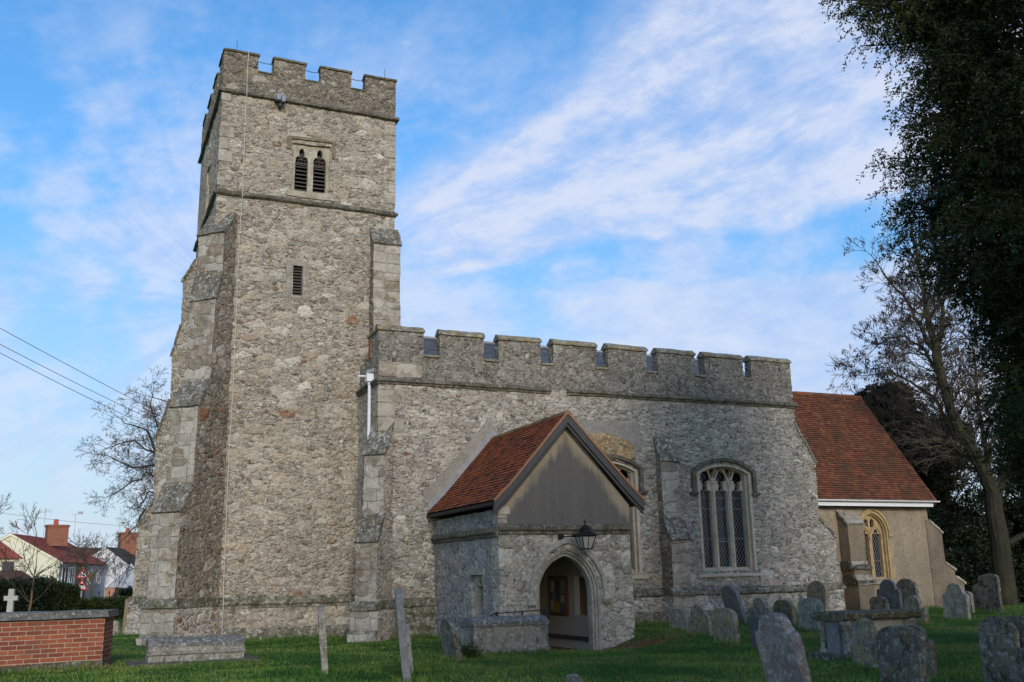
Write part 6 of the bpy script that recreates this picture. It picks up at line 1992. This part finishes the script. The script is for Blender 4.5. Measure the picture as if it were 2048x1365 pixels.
# ---- bare ash with hanging seed clusters, right of the chancel
def at(px, py, Dd):
    d = fw + rt * ((px - 1024) / 1951) - up * ((py - 682.5) / 1951)
    hd = Vector((math.sin(YAW), math.cos(YAW), 0))
    return Vector((0, 0, 1.65)) + d * (Dd / d.dot(hd))
def ash():
    base = at(2012, 1200, 40.5)
    r = empty('ash_tree', (base.x, base.y, 0), 'bare forked ash tree with dark hanging seed clusters right of the chancel', 'tree')
    T = Twigs()
    limb(T, [(base.x, base.y, -0.3), at(2004, 1120, 40.5), at(1994, 1050, 40.5), at(1986, 990, 40.5), at(1980, 968, 40.5)], 0.45, 0.31, 0.02, 0.5, 12)
    A = limb(T, [at(1988, 990, 40.5), at(1962, 930, 40.2), at(1920, 862, 40), at(1893, 790, 39.6), at(1872, 715, 39.3), at(1858, 640, 39), at(1845, 560, 39), at(1822, 470, 38.8)], 0.30, 0.05, 0.05, 0.5, 8)
    B = limb(T, [at(1872, 718, 41.7), at(1840, 650, 42.6), at(1815, 605, 43.1), at(1785, 570, 43.7), at(1765, 545, 43.5)], 0.13, 0.035, 0.05, 0.4, 6)
    C_ = limb(T, [at(1893, 790, 41.2), at(1850, 700, 42.2), at(1810, 672, 43.1), at(1780, 678, 43.5), at(1757, 690, 43.3)], 0.13, 0.03, 0.05, 0.4, 6)
    D_ = limb(T, [at(1925, 870, 40.5), at(1870, 800, 41.7), at(1820, 765, 42.9), at(1780, 745, 43.7), at(1752, 750, 43.5)], 0.12, 0.03, 0.05, 0.4, 6)
    E_ = limb(T, [at(1880, 740, 39.3), at(1885, 640, 40), at(1880, 540, 40.4), at(1860, 440, 40.6)], 0.14, 0.035, 0.05, 0.4, 6)
    F_ = limb(T, [at(1988, 990, 40.5), at(2015, 940, 40.6), at(2052, 885, 40.6), at(2100, 800, 40.8)], 0.26, 0.12, 0.04, 0.5, 8)
    H_ = limb(T, [at(1985, 985, 40.6), at(1975, 920, 41), at(1960, 830, 41.4), at(1950, 740, 41.6)], 0.16, 0.06, 0.05, 0.5, 6)
    K_ = limb(T, [at(1960, 930, 40.2), at(1900, 890, 40.8), at(1850, 880, 42.0), at(1800, 850, 43.4)], 0.10, 0.03, 0.06, 0.4, 6)
    S_ = limb(T, [at(2020, 1085, 40.5), at(2050, 1070, 40.3), at(2075, 1040, 40)], 0.14, 0.08, 0.03, 0.4, 6)
    for smp, L in ((A, 1.7), (B, 1.3), (C_, 1.3), (D_, 1.3), (E_, 1.7), (F_, 1.8), (H_, 1.8), (K_, 1.7)):
        sprout(T, smp, 0.15, L, 3, 3, 0.45, 0.13, 0.02, 0.12, 0.35, 36, 0.036)
    build('trunk', T.limb, M_BARK, r)
    build('twigs', T.twig, M_TWIG, r)
    tips = [p for p, d in T.tips if random.random() < 0.05]
    P, Dv = [], []
    for p in tips:
        for k in range(9):
            P.append(tuple(p + rv(0.05))); Dv.append(tuple(Vector((0, 0, -1)) + rv(0.35)))
    cards('seed_clusters', np.array(P), np.array(Dv), 0.15, 0.05, M_SEED, r)
ash()

# ---- bare plane tree behind the tower, left
def plane_tree():
    base = at(380, 1190, 55)
    r = empty('bare_tree', (base.x, base.y, 0), 'bare leafless tree with drooping twigs behind the left side of the tower', 'tree')
    T = Twigs()
    limb(T, [(base.x, base.y, -0.3), at(382, 1100, 55), at(384, 1000, 55), at(380, 900, 55), at(372, 830, 55)], 0.42, 0.10, 0.03, 0.6, 10)
    Ls = [([at(382, 1030, 55), at(345, 960, 54.8), at(310, 930, 54.6), at(265, 935, 54.4), at(250, 928, 54.3), at(232, 922, 54.2)], 0.13),
          ([at(382, 1000, 55), at(340, 930, 54.8), at(290, 900, 54.6), at(268, 882, 54.4), at(248, 885, 54.2)], 0.12),
          ([at(380, 900, 55), at(345, 895, 55), at(310, 900, 55), at(292, 860, 55), at(262, 850, 55)], 0.12),
          ([at(378, 880, 55), at(350, 850, 55), at(316, 855, 55.2), at(300, 815, 55.4)], 0.10),
          ([at(374, 850, 55), at(350, 820, 55.4), at(330, 800, 55.6)], 0.08),
          ([at(384, 1040, 55), at(330, 990, 54.6), at(296, 985, 54.4), at(290, 1000, 54.2)], 0.12),
          ([at(384, 1080, 55), at(330, 1015, 54.6), at(290, 1020, 54.4), at(262, 1060, 54.2)], 0.11),
          ([at(382, 960, 55), at(325, 960, 54.8), at(292, 945, 54.6), at(250, 975, 54.4)], 0.10)]
    for pts, rr in Ls:
        smp = limb(T, pts, rr, 0.035, 0.07, 0.4, 6)
        sprout(T, smp, 0.22, 1.35, 3, 3, 0.45, 0.24, -0.03, 0.1, 0.1, 45, 0.035)
    build('trunk', T.limb, M_BARK, r)
    build('twigs', T.twig, M_TWIG, r)
plane_tree()

def sapling(base, height, name, label, spread, seedn, limbs=6, rr=0.05, m=None):
    random.seed(seedn)
    r = empty(name, (base[0], base[1], 0), label, 'tree')
    T = Twigs()
    tp = limb(T, [(base[0], base[1], -0.2), (base[0] + 0.03, base[1], height * 0.3), (base[0] + 0.08, base[1], height * 0.62)], rr, rr * 0.55, 0.02, 0.35, 7)
    for k in range(limbs):
        a = 2 * math.pi * k / limbs + random.uniform(-0.4, 0.4)
        i = random.randint(len(tp[0]) // 2, len(tp[0]) - 1)
        d = Vector((math.cos(a) * spread, math.sin(a) * spread * 0.7, random.uniform(0.5, 1.2)))
        branchlet(T, tp[0][i], d, height * random.uniform(0.35, 0.55), rr * 0.5, 3, 0.11, 0.05, 3, 34)
    build('trunk', T.limb, M_TWIG_G if m is None else m, r)
    build('twigs', T.twig, M_TWIG, r)
sapling(at(57, 1235, 40)[:2], 3.2, 'bare_sapling', 'small bare young tree with upswept branches behind the brick tomb', 0.9, 5, 8, 0.055, flat('sapling_bark', (0.15, 0.10, 0.065), 0.9, 0.2))
sapling(at(176, 1225, 58)[:2], 3.4, 'bare_sapling', 'leafless slender tree just right of the road sign', 0.5, 8, 9, 0.09)
sapling((-3.9, 47.0), 3.6, 'bare_sapling', 'thin bare branches of a young tree at the far left edge', 0.7, 9, 8, 0.06)
sapling(at(232, 1215, 62)[:2], 2.6, 'bare_sapling', 'bare bush with fine upright twigs beside the tower corner', 0.5, 10, 8, 0.04)

# ---- evergreens
def leafy(name, label, cat, c, rad, n, m, ln=0.09, wd=0.05, trunk_h=None, group=None, lumps=26, flatb=0.2, cz=None, shell=0.55, tw=True):
    """clumped crown: leaf-sized faces gathered round many lumps spread through an uneven ellipsoid"""
    c = Vector(c)
    r = empty(name, (c.x, c.y, 0), label, cat, group)
    T = Twigs()
    P, Dv = [], []
    zb = c.z - rad[2]
    limb(T, [(c.x, c.y, -0.3), (c.x, c.y, max(0.3, c.z - rad[2] * 0.5)), (c.x, c.y, c.z + rad[2] * 0.4)], 0.05 * max(rad) + 0.02, 0.02, 0.04, 0.5, 6)
    for k in range(lumps):
        v_ = rv(1).normalized() * random.uniform(shell, 1.0)
        q = Vector((c.x + v_.x * rad[0], c.y + v_.y * rad[1], c.z + v_.z * rad[2]))
        lr = random.uniform(0.22, 0.42) * min(rad)
        if tw:
            T.limb.tube([(c.x, c.y, c.z + v_.z * rad[2] * 0.4 - rad[2] * 0.2), q], [0.03 * min(rad) + 0.004, 0.006], 4, cap=False)
        for i in range(n // lumps):
            d = rv(1).normalized()
            pp = q + Vector((d.x, d.y, d.z * 0.75)) * lr * random.uniform(0.35, 1.0) ** 0.6
            if pp.z < 0.02: continue
            P.append(tuple(pp)); Dv.append(tuple(d * 0.7 + rv(0.5) + Vector((0, 0, -0.2))))
    build('trunk', T.limb, M_TWIG_G, r)
    cards('crown', np.array(P), np.array(Dv), ln, wd, m, r)
    return r
evs = [(at(1800, 985, 45), (2.4, 2.2, 3.2), 'dark evergreen tree rising directly behind the chancel gable'),
       (at(1890, 1070, 47), (2.8, 2.4, 3.2), 'dark holly mass between the chancel and the ash trunk'),
       (at(1975, 1100, 48), (2.8, 2.4, 2.6), 'low dark evergreen just behind the ash trunk'),
       (at(2085, 1050, 47), (2.6, 2.6, 3.6), 'dark evergreen at the right edge beyond the ash'),
       (at(1905, 1180, 43), (2.2, 1.6, 1.9), 'black shadowed bush at the chancel buttress foot'),
       (at(2075, 1190, 44), (2.4, 1.6, 1.7), 'dark bush low at the right edge below the evergreens'),
       (at(1775, 840, 47), (1.7, 1.6, 1.9), 'narrow evergreen top showing above the chancel roof verge'),
       (at(1850, 900, 49), (2.0, 2.0, 2.0), 'evergreen crown higher up between ash limbs and chancel roof')]
for i, (c, rad, lab) in enumerate(evs):
    random.seed(40 + i)
    leafy('evergreen_tree', lab, 'tree', c, rad, 60000, M_HOLLY, 0.13, 0.075, group='evergreens behind the chancel', lumps=110, shell=0.2)
# unseen evergreens added south, behind the viewer, to shade porch and graves
for i, (x, y, z, rx_, rz_, lab) in enumerate(((4.5, -9.0, 10.0, 4.0, 7.0, 'unseen tall evergreen south of the porch, leftmost of the trees added to shade the graves'),
        (12.5, -10.5, 11.0, 5.0, 8.0, 'unseen broad tall evergreen south of the porch, middle of the trees added to shade the graves'),
        (22.5, -9.0, 10.0, 4.0, 7.0, 'unseen tall evergreen south of the nave, rightmost of the trees added to shade the graves'))):
    random.seed(91 + i)
    leafy('evergreen_tree', lab, 'tree', (x, y, z), (rx_, rx_ * 0.8, rz_), 30000, M_YEW, 0.40, 0.20, lumps=80, shell=0.2, group='added shade evergreens south of the church')
# russet-leaved oak scrub woven through the ash's lower limbs
def scrub():
    random.seed(77)
    base = at(1905, 1190, 46.5)
    r = empty('oak_tree', (base.x, base.y, 0), 'twiggy oak still holding russet leaves under the ash limbs', 'tree')
    T = Twigs()
    tk = limb(T, [(base.x, base.y, -0.3), at(1900, 1090, 46.5), at(1890, 1000, 46.5), at(1880, 900, 46.1), at(1870, 830, 45.9)], 0.22, 0.06, 0.05, 0.5, 8)
    for pts in ([at(1895, 1040, 46.5), at(1850, 960, 45.5), at(1800, 900, 45.1), at(1770, 850, 44.9)], [at(1890, 1000, 46.5), at(1930, 930, 45.9), at(1960, 880, 45.5)], [at(1885, 950, 46.3), at(1840, 880, 45.5), at(1815, 800, 45.3)], [at(1878, 880, 46.0), at(1900, 820, 45.9), at(1925, 770, 45.7)], [at(1890, 1020, 46.5), at(1850, 985, 45.5), at(1815, 975, 45.1)]):
        smp = limb(T, pts, 0.09, 0.03, 0.06, 0.4, 6)
        sprout(T, smp, 0.32, 1.6, 3, 3, 0.45, 0.16, 0.0, 0.1, 0.3, 42, 0.034)
    build('trunk', T.limb, M_BARK, r)
    build('twigs', T.twig, M_TWIG_G, r)
    P, Dv = [], []
    for p, d in T.tips:
        if random.random() < 0.30:
            for k in range(4):
                P.append(tuple(p + rv(0.09))); Dv.append(tuple(d + rv(0.8)))
    cards('leaves', np.array(P), np.array(Dv), 0.11, 0.06, M_RUSSET, r)
scrub()
# hedge and shrubs on the left
def hedge(name, label, x0, y0, x1, y1, d, h, n, m, h2=None):
    r = empty(name, ((x0 + x1) / 2, (y0 + y1) / 2, 0), label, 'hedge')
    h2 = h2 or h
    a, b = np.array([x0, y0]), np.array([x1, y1])
    tt = rng.uniform(0, 1, n); dd_ = rng.uniform(-1, 1, n); zz = rng.uniform(0, 1, n) ** 0.7
    nrm = np.array([-(b - a)[1], (b - a)[0]]); nrm = nrm / np.linalg.norm(nrm)
    hh = h + (h2 - h) * tt
    bump_ = np.array([0.16 * noise.noise(Vector((t_ * 9, z_ * 4, s_ * 2))) for t_, z_, s_ in zip(tt, zz, dd_)])
    xy = a + (b - a) * tt[:, None] + nrm * (dd_ * d * (1 + bump_) * 0.5)[:, None]
    P = np.column_stack([xy, zz * hh * (1 + bump_ * 0.9) + 0.02])
    Dv = np.column_stack([nrm[0] * dd_ * 0.6 + rng.normal(0, .5, n), nrm[1] * dd_ * 0.6 + rng.normal(0, .5, n), rng.normal(0.15, .5, n)])
    T = G()
    for k in range(14):
        f = (k + 0.5) / 14
        q = a + (b - a) * f
        T.tube([(q[0], q[1], -0.2), (q[0] + random.uniform(-.1, .1), q[1], (h + (h2 - h) * f) * 0.7)], [0.03, 0.012], 5)
    build('stems', T, M_TWIG_G, r)
    cards('foliage', P, Dv, 0.10, 0.055, m, r)
hedge('hedge', 'dark clipped evergreen hedge behind the stone cross at the left', -6.5, 52.3, -1.1, 49.8, 1.6, 1.95, 60000, M_HOLLY, 1.9)
hedge('hedge', 'looser green hedge between the sapling and the road sign', -1.2, 50.4, -0.25, 51.6, 1.3, 1.75, 26000, M_HEDGE, 1.55)
hedge('hedge', 'dark hedge beside the brick gate pier', 2.6, 72.0, 5.6, 70.6, 1.2, 1.35, 20000, M_HOLLY, 1.4)
hedge('ivy', 'ivy trailing over the low brick wall beyond the grass', 0.2, 54.2, 3.0, 53.2, 0.55, 0.95, 9000, M_SHRUB, 1.0)
# ================================================================== grass blades (uncountable turf)
def grass():
    n = 330000
    P = []
    # sample more densely near the camera: uniform in depth along the view wedge
    Dd = rng.uniform(8.0, 40.0, n)
    keep = rng.uniform(0, 1, n) < np.clip(1.25 - Dd / 42.0, 0.15, 1)
    Dd = Dd[keep]; n = len(Dd)
    lat = rng.uniform(-0.60, 0.60, n) * Dd
    cy, sy = math.cos(YAW), math.sin(YAW)
    x = sy * Dd + cy * lat; y = cy * Dd - sy * lat
    inb = ((x > 9.5) & (x < 13.4) & (y > 22.75) & (y < 27.8)) | ((x > 3.0) & (x < 9.0) & (y > 29.75)) | ((x > 7.7) & (x < 23.4) & (y > 27.6)) | ((x > 23) & (y > 29.6) & (x < 31.3))
    ex = (x - 12.45) / 1.15; ey = (y - 21.75) / 0.9
    worn = (ex * ex + ey * ey) < rng.uniform(0.4, 1.5, n)
    ok = ~(inb | worn)
    x, y = x[ok], y[ok]; n = len(x)
    z = np.array([gz(a, b) for a, b in zip(x, y)])
    tall = 0.55 + 1.0 * np.array([max(0, 0.5 + noise.noise(Vector((a * 0.9, b * 0.9, 5.0)))) for a, b in zip(x, y)])
    # longer unmown tufts round stones, tombs and along the wall foot
    ex_, ey_ = [], []
    for (hx, hy, W_, *_r) in HS:
        m_ = int(340 * W_)
        ex_ += list(hx + rng.choice([-1, 1], m_) * rng.uniform(0.05, 0.20, m_)); ey_ += list(hy + rng.uniform(-0.6, 0.6, m_) * W_)
    def edge(x0, y0, x1, y1, m_, sp):
        f_ = rng.uniform(0, 1, m_)
        ex_.extend(x0 + (x1 - x0) * f_ + rng.normal(0, sp, m_)); ey_.extend(y0 + (y1 - y0) * f_ + rng.normal(0, sp, m_))
    edge(4.2, 29.72, 7.2, 29.72, 900, 0.05); edge(8.2, 27.5, 9.5, 27.5, 400, 0.05); edge(9.5, 22.75, 9.5, 27.4, 900, 0.05); edge(13.45, 22.8, 13.45, 27.4, 700, 0.05)
    edge(13.5, 27.48, 24.4, 27.48, 2200, 0.06); edge(1.0, 21.68, 3.7, 21.68, 700, 0.05); edge(7.9, 20.36, 9.7, 20.36, 600, 0.04); edge(12.7, 14.36, 14.9, 14.36, 600, 0.04); edge(-2.7, 21.8, 0.65, 22.4, 900, 0.05); edge(26.4, 29.5, 31.2, 29.7, 900, 0.05)
    ex_, ey_ = np.array(ex_), np.array(ey_)
    x = np.concatenate([x, ex_]); y = np.concatenate([y, ey_]); n = len(x)
    z = np.concatenate([z, [gz(a, b) for a, b in zip(ex_, ey_)]])
    tall = np.concatenate([tall, rng.uniform(1.4, 2.9, len(ex_))])
    pos = np.column_stack([x, y, z - 0.008])
    d = np.column_stack([rng.normal(0, 0.42, n), rng.normal(0, 0.42, n), np.ones(n)])
    o = cards('grass', pos, d, 0.058 * tall, 0.011, M_BLADE, None, origin=(0, 0, 0), kind='stuff', label='short winter turf with scruffy darker tufts across the churchyard', cat='grass')
grass()
# fallen leaves drifted over the worn ground at the porch, and odd ones across the turf
n = 1500
lx = np.concatenate([rng.normal(12.5, 0.75, 1100), rng.uniform(2, 16, 400)]); ly = np.concatenate([rng.normal(21.75, 0.55, 1100), rng.uniform(12, 26, 400)])
lz = np.array([gz(a, b) for a, b in zip(lx, ly)]) + np.where(np.arange(n) < 1100, 0.012, 0.045)
cards('fallen_leaves', np.column_stack([lx, ly, lz]), np.column_stack([rng.normal(0, 1, n), rng.normal(0, 1, n), rng.normal(0, 0.25, n)]), 0.07, 0.045, flat('dead_leaf', (0.16, 0.085, 0.04), 0.9, 0.5, 5), None, origin=(0, 0, 0), kind='stuff', label='brown fallen leaves drifted on the worn ground by the porch door', cat='leaf litter')
# weeds at the foot of the tomb by the porch
r = empty('weed', (7.72, 20.30, gz(7.72, 20.3)), 'dark weed clump growing at the left foot of the porch chest tomb', 'plant')
n = 900
pp = np.column_stack([rng.normal(7.75, 0.12, n), rng.normal(20.32, 0.10, n), np.abs(rng.normal(0.0, 0.13, n)) + gz(7.72, 20.3)])
cards('foliage', pp, np.column_stack([rng.normal(0, 1, n), rng.normal(0, 1, n), rng.normal(0.4, 0.6, n)]), 0.06, 0.035, M_SHRUB, r)
